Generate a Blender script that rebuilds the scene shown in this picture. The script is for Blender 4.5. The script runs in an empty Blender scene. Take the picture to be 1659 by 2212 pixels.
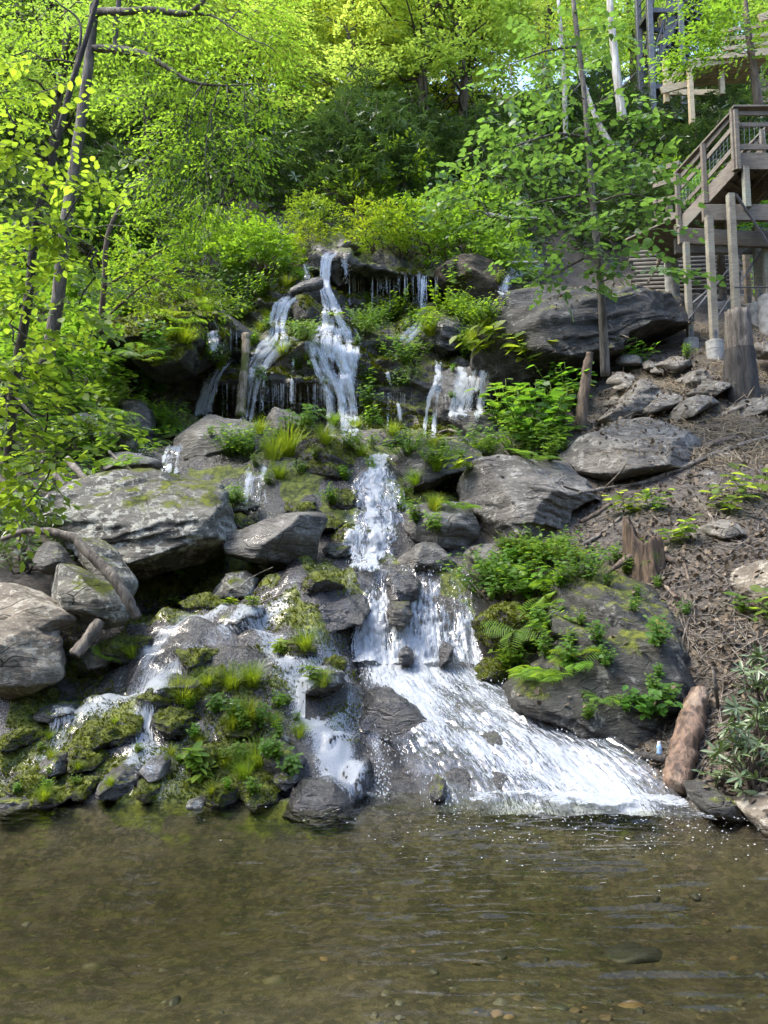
import bpy, bmesh, math, random
import numpy as np
from mathutils import Vector, Matrix
from mathutils.bvhtree import BVHTree

# ------------------------------------------------------------------ camera, sky, sun, exposure
scene = bpy.context.scene
COL = scene.collection
CAM_H, PITCH, FPX = 1.6, math.radians(6.0), 1659.0      # eye height above the pool, upward tilt, focal length in trace units
cam = bpy.data.cameras.new('camera'); cam_o = bpy.data.objects.new('camera', cam); COL.objects.link(cam_o)
cam_o.location = (0, 0, CAM_H); cam_o.rotation_euler = (math.radians(90) + PITCH, 0, 0)
cam.sensor_fit = 'VERTICAL'; cam.sensor_height = 36.0; cam.lens = 27.0
cam.clip_start = 0.05; cam.clip_end = 1000
scene.camera = cam_o

SUN_EL, SUN_AZ = math.radians(58), math.radians(-98)     # azimuth from +Y towards +X
sun_dir = Vector((math.sin(SUN_AZ) * math.cos(SUN_EL), math.cos(SUN_AZ) * math.cos(SUN_EL), math.sin(SUN_EL)))
world = bpy.data.worlds.new('World'); scene.world = world; world.use_nodes = True
wn = world.node_tree.nodes; wl = world.node_tree.links
sky = wn.new('ShaderNodeTexSky'); sky.sky_type = 'NISHITA'; sky.sun_disc = False
sky.sun_elevation = SUN_EL; sky.sun_rotation = SUN_AZ; sky.air_density = 1.0; sky.dust_density = 2.0; sky.ozone_density = 1.0
wl.new(sky.outputs[0], wn['Background'].inputs[0]); wn['Background'].inputs[1].default_value = 0.15
sl = bpy.data.lights.new('sun', 'SUN'); sl.energy = 1.35; sl.angle = math.radians(24.0); sl.color = (1.0, 0.93, 0.80)
so = bpy.data.objects.new('sun', sl); COL.objects.link(so); so.rotation_euler = sun_dir.to_track_quat('Z', 'Y').to_euler()
vs = scene.view_settings; vs.view_transform = 'Standard'; vs.look = 'None'; vs.gamma = 1.0; vs.exposure = 2.38; vs.use_curve_mapping = False
cy = scene.cycles; cy.max_bounces = 5; cy.diffuse_bounces = 3; cy.glossy_bounces = 2; cy.transmission_bounces = 3; cy.transparent_max_bounces = 12; cy.use_adaptive_sampling = True; cy.adaptive_threshold = .03
cy.caustics_reflective = False; cy.caustics_refractive = False; cy.use_denoising = True; cy.sample_clamp_indirect = 6.0

# ------------------------------------------------------------------ helpers
RS = np.random.RandomState(11); random.seed(5)
CT, ST = math.cos(PITCH), math.sin(PITCH)
def ray(vx, vy):
    cx, cz = (vx - 829.5) / FPX, (1106.0 - vy) / FPX
    return np.array([cx, CT - ST * cz, ST + CT * cz])
def P(vx, vy, Y):                                        # a point of the photograph at world depth Y
    d = ray(vx, vy); t = Y / d[1]
    return np.array([d[0] * t, Y, CAM_H + d[2] * t])
PERM = np.random.RandomState(3).permutation(256)
def vn(p):                                               # value noise, -1..1
    p = np.asarray(p, float); i = np.floor(p).astype(np.int64); f = p - i
    u = f * f * f * (f * (f * 6 - 15) + 10); x, y, z = i[..., 0] & 255, i[..., 1] & 255, i[..., 2] & 255
    def h(a, b, c): return PERM[(PERM[(PERM[a & 255] + b) & 255] + c) & 255] / 127.5 - 1
    def lx(b, c): return h(x, b, c) * (1 - u[..., 0]) + h(x + 1, b, c) * u[..., 0]
    def ly(c): return lx(y, c) * (1 - u[..., 1]) + lx(y + 1, c) * u[..., 1]
    return ly(z) * (1 - u[..., 2]) + ly(z + 1) * u[..., 2]
def fbm(p, o=4, g=0.5):
    p = np.asarray(p, float); s = 0; a = 1; 
    for k in range(o):
        s = s + a * vn(p * 2 ** k + 17.3 * k); a *= g
    return s
def smooth(a, b, x): t = np.clip((x - a) / (b - a), 0, 1); return t * t * (3 - 2 * t)
def tag(o, label=None, cat=None, group=None, kind=None):
    for k, v in (('label', label), ('category', cat), ('group', group), ('kind', kind)):
        if v: o[k] = v
    return o
def mesh(name, verts, faces, mat=None, smooth_=True):
    m = bpy.data.meshes.new(name)
    verts = np.asarray(verts, float)
    if isinstance(faces, np.ndarray):
        n, k = faces.shape
        m.vertices.add(len(verts)); m.vertices.foreach_set('co', verts.ravel())
        m.loops.add(n * k); m.loops.foreach_set('vertex_index', faces.ravel().astype(np.int32))
        m.polygons.add(n); m.polygons.foreach_set('loop_start', np.arange(0, n * k, k, dtype=np.int32))
        m.update(calc_edges=True); m.validate()
    else:
        m.from_pydata(verts.tolist(), [], faces); m.update()
    if smooth_: m.polygons.foreach_set('use_smooth', np.ones(len(m.polygons), bool))
    if mat: m.materials.append(mat)
    return m
def attr(m, name, vals): a = m.attributes.new(name, 'FLOAT', 'POINT'); a.data.foreach_set('value', np.asarray(vals, np.float32))
def obj(name, m, parent=None, loc=None):
    o = bpy.data.objects.new(name, m); COL.objects.link(o)
    if parent: o.parent = parent
    if loc is not None: o.location = loc
    return o
def empty(name, loc=(0, 0, 0)): o = bpy.data.objects.new(name, None); COL.objects.link(o); o.location = loc; o.empty_display_size = .1; return o
class MB:                                                # a mesh builder
    def __init__(s): s.v = []; s.f = []
    def add(s, v, f): b = len(s.v); s.v += [tuple(q) for q in v]; s.f += [[i + b for i in q] for q in f]; return s
    def tube(s, pts, rad, n=6, cap=True, rough=0.0):
        pts = [Vector(p) for p in pts]; k = len(pts)
        if not hasattr(rad, '__len__'): rad = [rad] * k
        up = Vector((.31, .2, .93)); vs_ = []; fs = []
        for i, p in enumerate(pts):
            t = (pts[min(i + 1, k - 1)] - pts[max(i - 1, 0)])
            if t.length < 1e-9: t = Vector((0, 0, 1))
            t.normalize(); a = t.cross(up)
            if a.length < .05: a = t.cross(Vector((1, 0, 0)))
            a.normalize(); b = t.cross(a)
            for j in range(n):
                w = 2 * math.pi * j / n; r = rad[i] * (1 + rough * random.uniform(-1, 1))
                vs_.append(p + a * math.cos(w) * r + b * math.sin(w) * r)
        for i in range(k - 1):
            for j in range(n): fs.append([i * n + j, i * n + (j + 1) % n, (i + 1) * n + (j + 1) % n, (i + 1) * n + j])
        if cap: fs.append(list(range(n))[::-1]); fs.append([(k - 1) * n + j for j in range(n)])
        return s.add(vs_, fs)
    def box(s, c, sx, sy, sz):
        x, y, z = c; q = [(x + a * sx / 2, y + b * sy / 2, z + d * sz / 2) for a in (-1, 1) for b in (-1, 1) for d in (-1, 1)]
        return s.add(q, [[0, 1, 3, 2], [4, 6, 7, 5], [0, 4, 5, 1], [2, 3, 7, 6], [0, 2, 6, 4], [1, 5, 7, 3]])
    def beam(s, p0, p1, w, h, up=(0, 0, 1)):             # box from p0 to p1, w sideways, h along up, with eased edges
        p0, p1 = Vector(p0), Vector(p1); t = (p1 - p0).normalized(); a = t.cross(Vector(up))
        if a.length < .02: a = t.cross(Vector((0, 1, 0)))
        a.normalize(); b = a.cross(t); e = min(w, h) * .09; prof = []
        for sx, sy in ((-1, -1), (1, -1), (1, 1), (-1, 1)):
            c1 = (sx * (w / 2), sy * (h / 2 - e)); c2 = (sx * (w / 2 - e), sy * (h / 2))
            prof += [c1, c2] if sx * sy > 0 else [c2, c1]
        vs_ = [p + a * u + b * v for p in (p0, p1) for u, v in prof]
        fs = [[i, (i + 1) % 8, 8 + (i + 1) % 8, 8 + i] for i in range(8)] + [list(range(8))[::-1], list(range(8, 16))]
        return s.add(vs_, fs)
    def build(s, name, mat, parent=None, smooth_=False, loc=None):
        return obj(name, mesh(name, s.v, s.f, mat, smooth_), parent, loc)
def catmull(pts, n):
    pts = np.asarray(pts, float); k = len(pts); t = np.linspace(0, k - 1, n); i = np.minimum(t.astype(int), k - 2); f = (t - i)[:, None]
    if pts.ndim == 3: f = f[:, :, None]
    g = lambda j: pts[np.clip(j, 0, k - 1)]
    a, b, c, d = g(i - 1), g(i), g(i + 1), g(i + 2)
    return .5 * (2 * b + (c - a) * f + (2 * a - 5 * b + 4 * c - d) * f ** 2 + (3 * b - a - 3 * c + d) * f ** 3)
def grid_faces(nr, nc):
    i = np.arange(nr - 1)[:, None] * nc + np.arange(nc - 1)[None]; i = i.ravel()
    return np.stack([i, i + nc, i + nc + 1, i + 1], 1)

# ------------------------------------------------------------------ materials
class NT:
    def __init__(s, name):
        s.m = bpy.data.materials.new(name); s.m.use_nodes = True; s.t = s.m.node_tree; s.t.nodes.clear()
        s.out = s.t.nodes.new('ShaderNodeOutputMaterial')
    def n(s, typ, ins=None, **props):
        q = s.t.nodes.new('ShaderNode' + typ)
        for k, v in props.items(): setattr(q, k, v)
        for k, v in (ins or {}).items():
            if isinstance(v, bpy.types.NodeSocket): s.t.links.new(v, q.inputs[k])
            else: q.inputs[k].default_value = v
        return q
    def math(s, op, a, b=0.0, clamp=False): q = s.n('Math', {0: a, 1: b}, operation=op); q.use_clamp = clamp; return q.outputs[0]
    def mix(s, f, a, b):
        q = s.n('Mix', data_type='RGBA')
        for k, v in ((0, f), (6, a), (7, b)):
            if isinstance(v, bpy.types.NodeSocket): s.t.links.new(v, q.inputs[k])
            else: q.inputs[k].default_value = v if k == 0 else (*v, 1)[:4]
        return q.outputs[2]
    def ss(s, x, lo, hi, a=0.0, b=1.0): q = s.n('MapRange', {0: x, 1: lo, 2: hi, 3: a, 4: b}, interpolation_type='SMOOTHSTEP'); return q.outputs[0]
    def noise(s, vec, scale, detail=5, rough=.55, dist=0.0): return s.n('TexNoise', {'Vector': vec, 'Scale': scale, 'Detail': detail, 'Roughness': rough, 'Distortion': dist}).outputs[0]
    def attr(s, name): return s.n('Attribute', attribute_name=name).outputs['Fac']
    def link(s, a, b): s.t.links.new(a, b)
def rgb(*c): return tuple(c)
def map_scale(k, vec, sc, rot=(0, 0, 0)): return k.n('Mapping', {'Vector': vec, 'Scale': sc, 'Rotation': rot}).outputs[0]

MOSS_A, MOSS_B = (.024, .034, .007), (.145, .165, .018)
def rock_mat(name, dark, mid, pale, lichen=.35, moss=.3, rough=.75, wet=0.0, dip=(.25, .12, 0), tone=1.0, layer=8.0, bump=.8):
    k = NT(name); co = k.n('TexCoord').outputs['Object']
    wv = k.n('VectorMath', {0: co, 1: k.n('VectorMath', {0: k.n('TexNoise', {'Vector': co, 'Scale': 1.1, 'Detail': 3}).outputs['Color'], 'Scale': .35}, operation='SCALE').outputs[0]}, operation='ADD').outputs[0]
    dv = map_scale(k, wv, (1, 1, layer), dip)
    n1 = k.noise(co, 1.3, 7, .62); n2 = k.noise(dv, 2.0, 7, .65, .3); n3 = k.noise(co, 17, 5, .65); n4 = k.noise(co, 4.5, 7, .7); n6 = k.noise(dv, 6.5, 5, .6)
    vo = k.n('TexVoronoi', {'Vector': map_scale(k, wv, (1, 1, 2.6), dip), 'Scale': 1.25}, feature='DISTANCE_TO_EDGE').outputs['Distance']
    crack = k.math('MULTIPLY', k.ss(vo, .0, .012, 1.0, 0.0), k.ss(n1, .50, .60))
    c = k.mix(k.ss(n1, .36, .62), dark, mid); c = k.mix(k.ss(n2, .44, .66, 0, .6), c, dark); c = k.mix(k.ss(n4, .52, .66, 0, .7), c, mid); c = k.mix(k.ss(n6, .55, .68, 0, .45), c, pale)
    ln = k.math('ADD', k.math('MULTIPLY', n4, .62), k.math('MULTIPLY', n3, .38)); lo = .63 - .21 * lichen
    c = k.mix(k.ss(ln, lo, lo + .05, 0, .9), c, pale)
    c = k.mix(k.ss(k.noise(co, 55, 3), .58, .7, 0, .55), c, [q * .45 for q in dark]); c = k.mix(k.math('MULTIPLY', crack, .8), c, [q * .3 for q in dark])
    nz = k.n('SeparateXYZ', {0: k.n('NewGeometry').outputs['Normal']}).outputs[2]
    mn = k.math('ADD', k.math('MULTIPLY', nz, .5 if moss < .7 else .38), k.math('ADD', k.math('MULTIPLY', n1, .6), k.math('MULTIPLY', n4, .55)))
    mlo = 1.32 - .62 * moss; mf = k.math('MULTIPLY', k.ss(mn, mlo, mlo + .12), 1.0 if moss > 0 else 0.0)
    mc = k.mix(k.ss(k.noise(co, 9, 5, .7), .35, .68), MOSS_A, MOSS_B); c = k.mix(mf, c, mc)
    mfz = k.noise(co, 60, 3, .7)
    hgt = k.math('ADD', k.math('MULTIPLY', n2, .75), k.math('ADD', k.math('MULTIPLY', n4, .5), k.math('ADD', k.math('MULTIPLY', n6, .35), k.math('MULTIPLY', k.noise(co, 26, 5, .68), .28))))
    hgt = k.math('ADD', hgt, k.math('SUBTRACT', k.math('MULTIPLY', k.math('MULTIPLY', mfz, mf), .55), k.math('MULTIPLY', crack, .35)))
    b = k.n('Bump', {'Strength': bump, 'Distance': .09, 'Height': hgt}).outputs[0]
    r = k.math('ADD', rough, k.math('MULTIPLY', mf, .2)) if not wet else k.math('ADD', k.ss(n4, .35, .65, rough - .12, rough + .12), k.math('MULTIPLY', mf, .5), True)
    p = k.n('BsdfPrincipled', {'Base Color': c, 'Roughness': r, 'Normal': b, 'Specular IOR Level': .35 + .3 * wet})
    k.link(p.outputs[0], k.out.inputs[0]); return k.m
R_PALE = rock_mat('lichen_rock', (.06, .056, .047), (.165, .158, .132), (.33, .33, .285), .62, .60, .85, layer=4.5, bump=.9)
R_TAN = rock_mat('tan_rock', (0.096, 0.081, 0.063), (0.222, 0.192, 0.148), (0.311, 0.289, 0.237), .55, .25, .85, layer=4.5, bump=.9)
R_GREY = rock_mat('grey_rock', (0.052, 0.049, 0.044), (0.137, 0.130, 0.115), (0.229, 0.226, 0.207), .35, .22, .72, layer=4.5, bump=.9)
R_BANK = rock_mat('bank_rock', (0.074, 0.068, 0.059), (0.167, 0.155, 0.133), (0.252, 0.244, 0.215), .45, .12, .75, layer=4.5, bump=.9)
R_DARK = rock_mat('dark_rock', (.016, .016, .013), (.05, .048, .041), (.145, .145, .13), .38, .62, .65, 0, (.35, .5, 0), 1, 6)
R_WET = rock_mat('wet_rock', (0.016, 0.016, 0.016), (0.043, 0.040, 0.038), (0.081, 0.078, 0.074), .1, .22, .3, 1.0)
R_MOSSY = rock_mat('mossy_rock', (0.026, 0.024, 0.021), (0.063, 0.059, 0.050), (0.133, 0.133, 0.118), .2, 1.05, .6)
R_OUT = rock_mat('moss_clad_rock', (0.022, 0.022, 0.018), (0.059, 0.056, 0.049), (0.126, 0.126, 0.111), .25, 1.3, .6, 0, (.2, .55, 0), 1, 9)
R_MOSS2 = rock_mat('moss_patched_rock', (0.030, 0.028, 0.025), (0.089, 0.085, 0.074), (0.192, 0.192, 0.174), .35, .55, .6)
R_BROWN = rock_mat('brown_moss_rock', (0.026, 0.021, 0.015), (0.074, 0.056, 0.033), (0.118, 0.096, 0.052), .3, .5, .7)

def leaf_mat(name, c1, c2, tr, trf=.45, rough=.45, gloss=.35):
    k = NT(name); r = k.attr('rnd'); tint = k.n('ObjectInfo').outputs['Color']
    c = k.mix(r, c1, c2)
    c = k.n('Mix', data_type='RGBA', blend_type='MULTIPLY'); k.link(k.mix(r, c1, c2), c.inputs[6]); k.link(tint, c.inputs[7]); c.inputs[0].default_value = 1; c = c.outputs[2]
    t = k.n('Mix', data_type='RGBA', blend_type='MULTIPLY'); t.inputs[0].default_value = 1; k.link(k.mix(r, tr, [q * .7 for q in tr]), t.inputs[6]); k.link(tint, t.inputs[7])
    p = k.n('BsdfPrincipled', {'Base Color': c, 'Roughness': rough, 'Specular IOR Level': gloss})
    q = k.n('BsdfTranslucent', {'Color': t.outputs[2]})
    m = k.n('MixShader', {0: trf}); k.link(p.outputs[0], m.inputs[1]); k.link(q.outputs[0], m.inputs[2]); k.link(m.outputs[0], k.out.inputs[0]); return k.m
L_YEL = leaf_mat('young_leaf', (.075, .145, .022), (.12, .18, .03), (.38, .52, .045), .6)
L_MID = leaf_mat('green_leaf', (.05, .12, .02), (.09, .165, .024), (.26, .46, .03), .52)
L_YELF = leaf_mat('sunlit_forest_leaf', (.10, .17, .03), (.15, .21, .04), (.58, .70, .08), .66, .6, .2)  # both forest leaf colours raised to carry the background's sun glow
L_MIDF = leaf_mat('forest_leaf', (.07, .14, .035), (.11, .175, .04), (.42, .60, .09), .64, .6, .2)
L_BLUE = leaf_mat('heart_leaf', (.045, .10, .042), (.08, .145, .05), (.2, .38, .05), .42, .45, .7)
L_DARK = leaf_mat('dark_leaf', (.03, .06, .022), (.06, .10, .034), (.09, .17, .03), .25, .35, .5)
L_RHODO = leaf_mat('leathery_leaf', (.07, .11, .05), (.12, .16, .075), (.12, .2, .03), .2, .35, .6)
L_GRASS = leaf_mat('grass_blade', (.085, .16, .02), (.14, .21, .03), (.3, .42, .03), .45)
L_MOSS = leaf_mat('moss_sprig', (.045, .065, .008), (.16, .185, .018), (.18, .2, .01), .3, .8, .1)
L_LITTER = leaf_mat('dead_leaf', (.035, .026, .018), (.20, .16, .115), (.08, .055, .03), .15, .7, .2)
L_STRAW = leaf_mat('straw', (.17, .135, .085), (.34, .29, .2), (.2, .16, .1), .15, .7, .2)

def bark_mat(name, a, b, sc=6, moss=0.0, rough=.85, c3=None, ring=False):
    k = NT(name); co = k.n('TexCoord').outputs['Object']; v = map_scale(k, co, (sc * 3, sc * 3, sc * .5))
    n = k.noise(v, 1.0, 6, .65, .4); n2 = k.noise(co, 3, 4)
    c = k.mix(k.ss(n, .35, .65), a, b)
    if c3: c = k.mix(k.ss(n2, .5, .62), c, c3)
    if moss: c = k.mix(k.ss(n2, .62 - moss * .3, .72 - moss * .3), c, (.09, .10, .02))
    p = k.n('BsdfPrincipled', {'Base Color': c, 'Roughness': rough, 'Normal': k.n('Bump', {'Strength': 1.0, 'Distance': .05, 'Height': n}).outputs[0]})
    k.link(p.outputs[0], k.out.inputs[0]); return k.m
B_DARK = bark_mat('dark_bark', (.022, .018, .015), (.065, .055, .045))
B_GREY = bark_mat('grey_bark', (.05, .042, .034), (.17, .15, .125), 5)
B_PALE = bark_mat('pale_bark', (.22, .2, .17), (.5, .48, .43), 3)
B_BROWN = bark_mat('brown_bark', (.05, .036, .026), (.14, .105, .075), 5)
B_DEAD = bark_mat('dead_wood', (.07, .06, .048), (.22, .19, .155), 5)
B_RED = bark_mat('red_wood', (.045, .028, .018), (.19, .12, .078), 5, 0, .6, (.25, .185, .13))
B_CHAR = bark_mat('charred_wood', (.012, .011, .010), (.05, .046, .042), 4)
B_MOSSY = bark_mat('mossy_bark', (.10, .075, .05), (.36, .30, .22), 4, .55)
def wood_mat(name, a, b, green=None):
    k = NT(name); co = k.n('TexCoord').outputs['Object']; v = map_scale(k, co, (9, 9, 9))
    n = k.noise(map_scale(k, co, (3, 3, 30)), 1.5, 5, .6, .6); n2 = k.noise(co, 2.2, 5, .6); n3 = k.noise(v, 3, 3)
    c = k.mix(k.ss(n, .3, .7), a, b); c = k.mix(k.ss(n2, .45, .7, 0, .6), c, [q * .55 for q in a])
    if green: c = k.mix(k.ss(n2, .3, .5, .7, 0), c, green)
    c = k.mix(k.ss(n3, .66, .72, 0, .6), c, [q * .4 for q in a])
    p = k.n('BsdfPrincipled', {'Base Color': c, 'Roughness': .8, 'Normal': k.n('Bump', {'Strength': .35, 'Distance': .01, 'Height': n}).outputs[0]})
    k.link(p.outputs[0], k.out.inputs[0]); return k.m
W_GREY = wood_mat('weathered_lumber', (.10, .083, .062), (.20, .168, .127), (.12, .125, .098))
W_DARK = wood_mat('old_timber', (.06, .055, .045), (.125, .115, .092))
W_POST = wood_mat('post_lumber', (.15, .135, .10), (.27, .245, .185), (.16, .21, .165))
W_NEW = wood_mat('new_lumber', (.34, .27, .16), (.50, .41, .27))
def plain(name, c, rough=.6, metal=0.0, var=.25, sc=8):
    k = NT(name); co = k.n('TexCoord').outputs['Object']; n = k.noise(co, sc, 5, .6)
    col = k.mix(k.ss(n, .3, .7), [q * (1 - var) for q in c], [min(1, q * (1 + var)) for q in c])
    p = k.n('BsdfPrincipled', {'Base Color': col, 'Roughness': rough, 'Metallic': metal, 'Normal': k.n('Bump', {'Strength': .2, 'Distance': .01, 'Height': n}).outputs[0]})
    k.link(p.outputs[0], k.out.inputs[0]); return k.m
M_STEEL = plain('galvanised_steel', (.09, .094, .102), .55, .2); M_DSTEEL = plain('dark_steel', (.06, .063, .07), .55, .3)
M_CONC = plain('concrete', (.235, .235, .22), .9, 0, .35); M_WIRE = plain('wire_mesh', (.3, .31, .31), .4, .7)
M_BOTTLE = plain('blue_plastic', (.25, .38, .55), .2, 0, .4, 60); M_CAP = plain('white_plastic', (.75, .77, .8), .3)
# ------------------------------------------------------------------ terrain: one sheet through traced points and an added rise behind the camera
GP = []                                                  # (x, y, z)
def gp(*rows):
    for vx, vy, Y in rows: GP.append(P(vx, vy, Y))
# cascade fan (left edge to right edge), rows from its head to the pool
FAN = [[(770, 1432, 8.25), (850, 1428, 8.3), (940, 1430, 8.3), (1040, 1428, 8.25)],
       [(785, 1490, 7.75), (870, 1470, 7.85), (980, 1480, 7.8), (1105, 1492, 7.7)],
       [(815, 1560, 7.2), (920, 1540, 7.25), (1060, 1540, 7.2), (1240, 1552, 7.05)],
       [(850, 1640, 6.75), (980, 1620, 6.75), (1155, 1620, 6.7), (1375, 1636, 6.5)],
       [(900, 1722, 6.25), (1040, 1712, 6.3), (1240, 1712, 6.25), (1462, 1722, 6.05)],
       [(910, 1760, 6.0), (1060, 1765, 6.0), (1270, 1770, 5.9), (1510, 1778, 5.75)]]
for row in FAN[:-1]: gp(*[(a, b + 10, c) for a, b, c in row])
gp((-300, 1660, 6.4), (0, 1650, 6.45), (200, 1640, 6.5), (400, 1600, 6.6), (560, 1640, 6.45), (700, 1660, 6.4),
   (0, 1520, 7.0), (200, 1500, 7.1), (400, 1450, 7.3), (600, 1440, 7.4), (720, 1430, 7.5),
   (300, 1350, 7.9), (500, 1320, 8.1), (650, 1320, 8.2), (740, 1320, 8.25), (100, 1380, 7.6), (-300, 1400, 7.4),
   (600, 1240, 9.0), (150, 1240, 8.7), (-200, 1200, 8.7),
   (50, 1100, 9.6), (0, 1000, 10.4), (200, 1010, 10.8), (200, 900, 12.2), (100, 760, 14.5), (0, 600, 18), (-300, 800, 13.5), (-300, 1000, 10.3), (300, 720, 16.5), (-500, 600, 18),
   (800, 1260, 8.75), (900, 1250, 8.85), (1000, 1255, 8.8), (790, 1400, 8.45), (900, 1405, 8.5), (1010, 1400, 8.5),
   (820, 1220, 9.3), (820, 1110, 10.0), (820, 995, 10.9), (820, 965, 12), (800, 945, 13.6),
   (620, 1160, 9.8), (600, 1060, 10.5), (550, 975, 12.3), (420, 1000, 11.6), (330, 970, 12.3), (700, 1100, 10.2), (1000, 1200, 9.4), (950, 1050, 11.0), (1030, 960, 12.2), (960, 950, 13.4), (450, 945, 13.5),
   (1060, 1470, 8.0), (1110, 1570, 7.25), (1300, 1660, 6.75), (1450, 1712, 6.2), (1350, 1570, 7.0), (1500, 1500, 7.0), (1620, 1600, 6.2), (1620, 1400, 7.0),
   (1620, 1200, 8.0), (1450, 1200, 8.4), (1250, 1230, 8.6), (1150, 1250, 8.7), (1100, 1200, 9.2), (1620, 1050, 9.5), (1400, 1060, 10), (1200, 1100, 10.2), (1620, 900, 11.5), (1450, 910, 12), (1250, 900, 12.8), (1600, 810, 13.3),
   (1540, 778, 14), (1400, 790, 14), (1700, 775, 14), (1150, 880, 13.6), (1850, 1000, 10.5), (1850, 1300, 7.7), (1850, 1600, 6.1), (2200, 1000, 10.5), (2200, 1300, 8),
   (1500, 650, 17), (1300, 640, 18), (1650, 640, 17.5), (1400, 500, 21), (1600, 330, 26), (1900, 600, 18), (1500, 400, 24),
   (1000, 545, 18.6), (700, 545, 18.6), (850, 545, 18.6), (500, 560, 18.6), (400, 600, 18), (800, 410, 23), (800, 270, 32), (300, 460, 22), (0, 420, 23), (1200, 420, 23), (1150, 520, 19.5))
for x in (-3.6, -2, -.5, 1.2, 2.2): GP += [(x, 15.6, 4.9), (x, 16.6, 6.1), (x, 17.6, 7.9)]
for x in (-9, -6, -3, 0, 3, 6, 9): GP += [(x, -3, .45), (x, .5, .02), (x, 3, -.2), (x, 4.6, -.36)]
GP += [(-6, 5.4, -.3), (-3, 5.5, -.38), (-1, 5.5, -.42), (1, 5.4, -.42), (2.4, 5.2, -.3), (3.6, 5.0, -.05), (6, 5.3, .6), (-8, 6.2, .4), (-20, 6, 3), (18, 6, 4), (-20, 12, 7), (18, 12, 8), (-22, 24, 15), (22, 24, 18), (-25, 45, 32), (0, 45, 32), (25, 45, 34), (-50, 0, 20), (50, 0, 20), (-16, 0, 5), (16, 0, 5), (-45, 80, 52), (0, 85, 54), (45, 80, 52), (-50, 30, 24), (50, 30, 26), (0, -12, 3), (-15, -12, 5), (15, -12, 5), (0, -40, 20), (-50, -40, 30), (50, -40, 30), (-70, 100, 58), (70, 100, 58)]  # unseen ground behind the camera is raised to block low sky light
for vx, vy, Y, dz in [(300, 1262, 9.05, -.4), (370, 1258, 9.15, -.4), (440, 1252, 9.2, -.3), (240, 1300, 8.4, -.3), (190, 1370, 7.75, -.3), (120, 1400, 7.5, -.25), (580, 1225, 9.3, -.2)]:
    q = P(vx, vy, Y); GP.append((q[0], q[1], q[2] + dz))
GPa = np.array([tuple(q) for q in GP])
def tps_fit(xy, z, lam=.02):
    n = len(xy); d = np.linalg.norm(xy[:, None] - xy[None], axis=2); K = np.where(d > 0, d * d * np.log(d + 1e-12), 0) + lam * np.eye(n)
    Q = np.c_[np.ones(n), xy]; A = np.block([[K, Q], [Q.T, np.zeros((3, 3))]])
    return np.linalg.solve(A, np.r_[z, 0, 0, 0])
TW = tps_fit(GPa[:, :2], GPa[:, 2])
def gz(x, y):
    x = np.atleast_1d(np.asarray(x, float)); y = np.atleast_1d(np.asarray(y, float)); out = np.empty(len(x))
    for s in range(0, len(x), 20000):
        a = np.c_[x[s:s + 20000], y[s:s + 20000]]; d2 = ((a[:, None] - GPa[None, :, :2]) ** 2).sum(2)
        out[s:s + 20000] = .5 * (d2 * np.log(d2 + 1e-12)) @ TW[:-3] + TW[-3] + a @ TW[-2:]
    return out
def graded(lo, hi, f0, f1, step, grow=1.16):
    a = list(np.arange(f0, f1 + 1e-6, step)); s = step
    while a[-1] < hi: s *= grow; a.append(a[-1] + s)
    b = [f0]; s = step
    while b[-1] > lo: s *= grow; b.append(b[-1] - s)
    return np.array(b[:0:-1] + a)
gx = graded(-70, 70, -5.2, 5.6, .042); gy = np.r_[graded(-40, 12, 5.2, 12, .042)[:-1]]; gy = gy[gy < 12]; gy = np.r_[gy, np.arange(12, 20, .09)]; s_ = .09
while gy[-1] < 110: s_ = min(s_ * 1.09, 3); gy = np.r_[gy, gy[-1] + s_]
X, Yg = np.meshgrid(gx, gy); xf, yf = X.ravel(), Yg.ravel(); zb = gz(xf, yf)
RB = np.array([(2.9, 5), (2.35, 5.7), (1.9, 6.6), (1.35, 7.3), (1.15, 8.3), (1.0, 9), (1.2, 10), (1.9, 12), (2.6, 14), (3.2, 16), (3.2, 18), (0, 19), (-9, 21)])
LB = np.array([(-5.5, 5), (-4.3, 6.5), (-3.4, 8), (-3.2, 9), (-3.4, 10.5), (-4, 12), (-4.6, 15), (-4.6, 18), (0, 19), (9, 21)])
def soil_mask(x, y):
    r = x - np.interp(y, RB[:, 1], RB[:, 0]); l = np.interp(y, LB[:, 1], LB[:, 0]) - x
    return smooth(-.25, .35, np.maximum(r, l)) * smooth(4.9, 5.5, y)
soil = soil_mask(xf, yf)
p3 = np.c_[xf, yf, zb * 1.0]
wetm = (1 - soil) * smooth(5.6, 6.1, yf)
slope_ = smooth(-.12, .02, zb)
lump = fbm(p3 * np.array([2.2, 2.2, 2.2]), 4) * .085 + np.abs(vn(p3 * np.array([3.1, 3.1, 3.5]) + 9)) * .10 - .04
strat = vn(np.c_[xf * .9, yf * 1.2, zb * 11 + .8 * vn(p3 * .9)]) * .045
far = smooth(19, 40, yf)
z = zb + wetm * slope_ * (lump + strat) + soil * (1 - far) * (fbm(p3 * 1.6, 4) * .05 + vn(p3 * 9) * .012) + far * fbm(p3 * .25, 3) * .6 + (1 - slope_) * vn(p3 * 3) * .02
fanc = np.array([P(*q) for row in FAN for q in row])
ground_m = mesh('ground', np.c_[xf, yf, z], grid_faces(len(gy), len(gx))[:, ::-1])
attr(ground_m, 'soil', soil); attr(ground_m, 'wetness', wetm * slope_)
mossn = fbm(p3 * 1.7 + 4, 4)
mossf = smooth(.05, .6, mossn + .25 * (lump / .1)) * wetm
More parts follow.
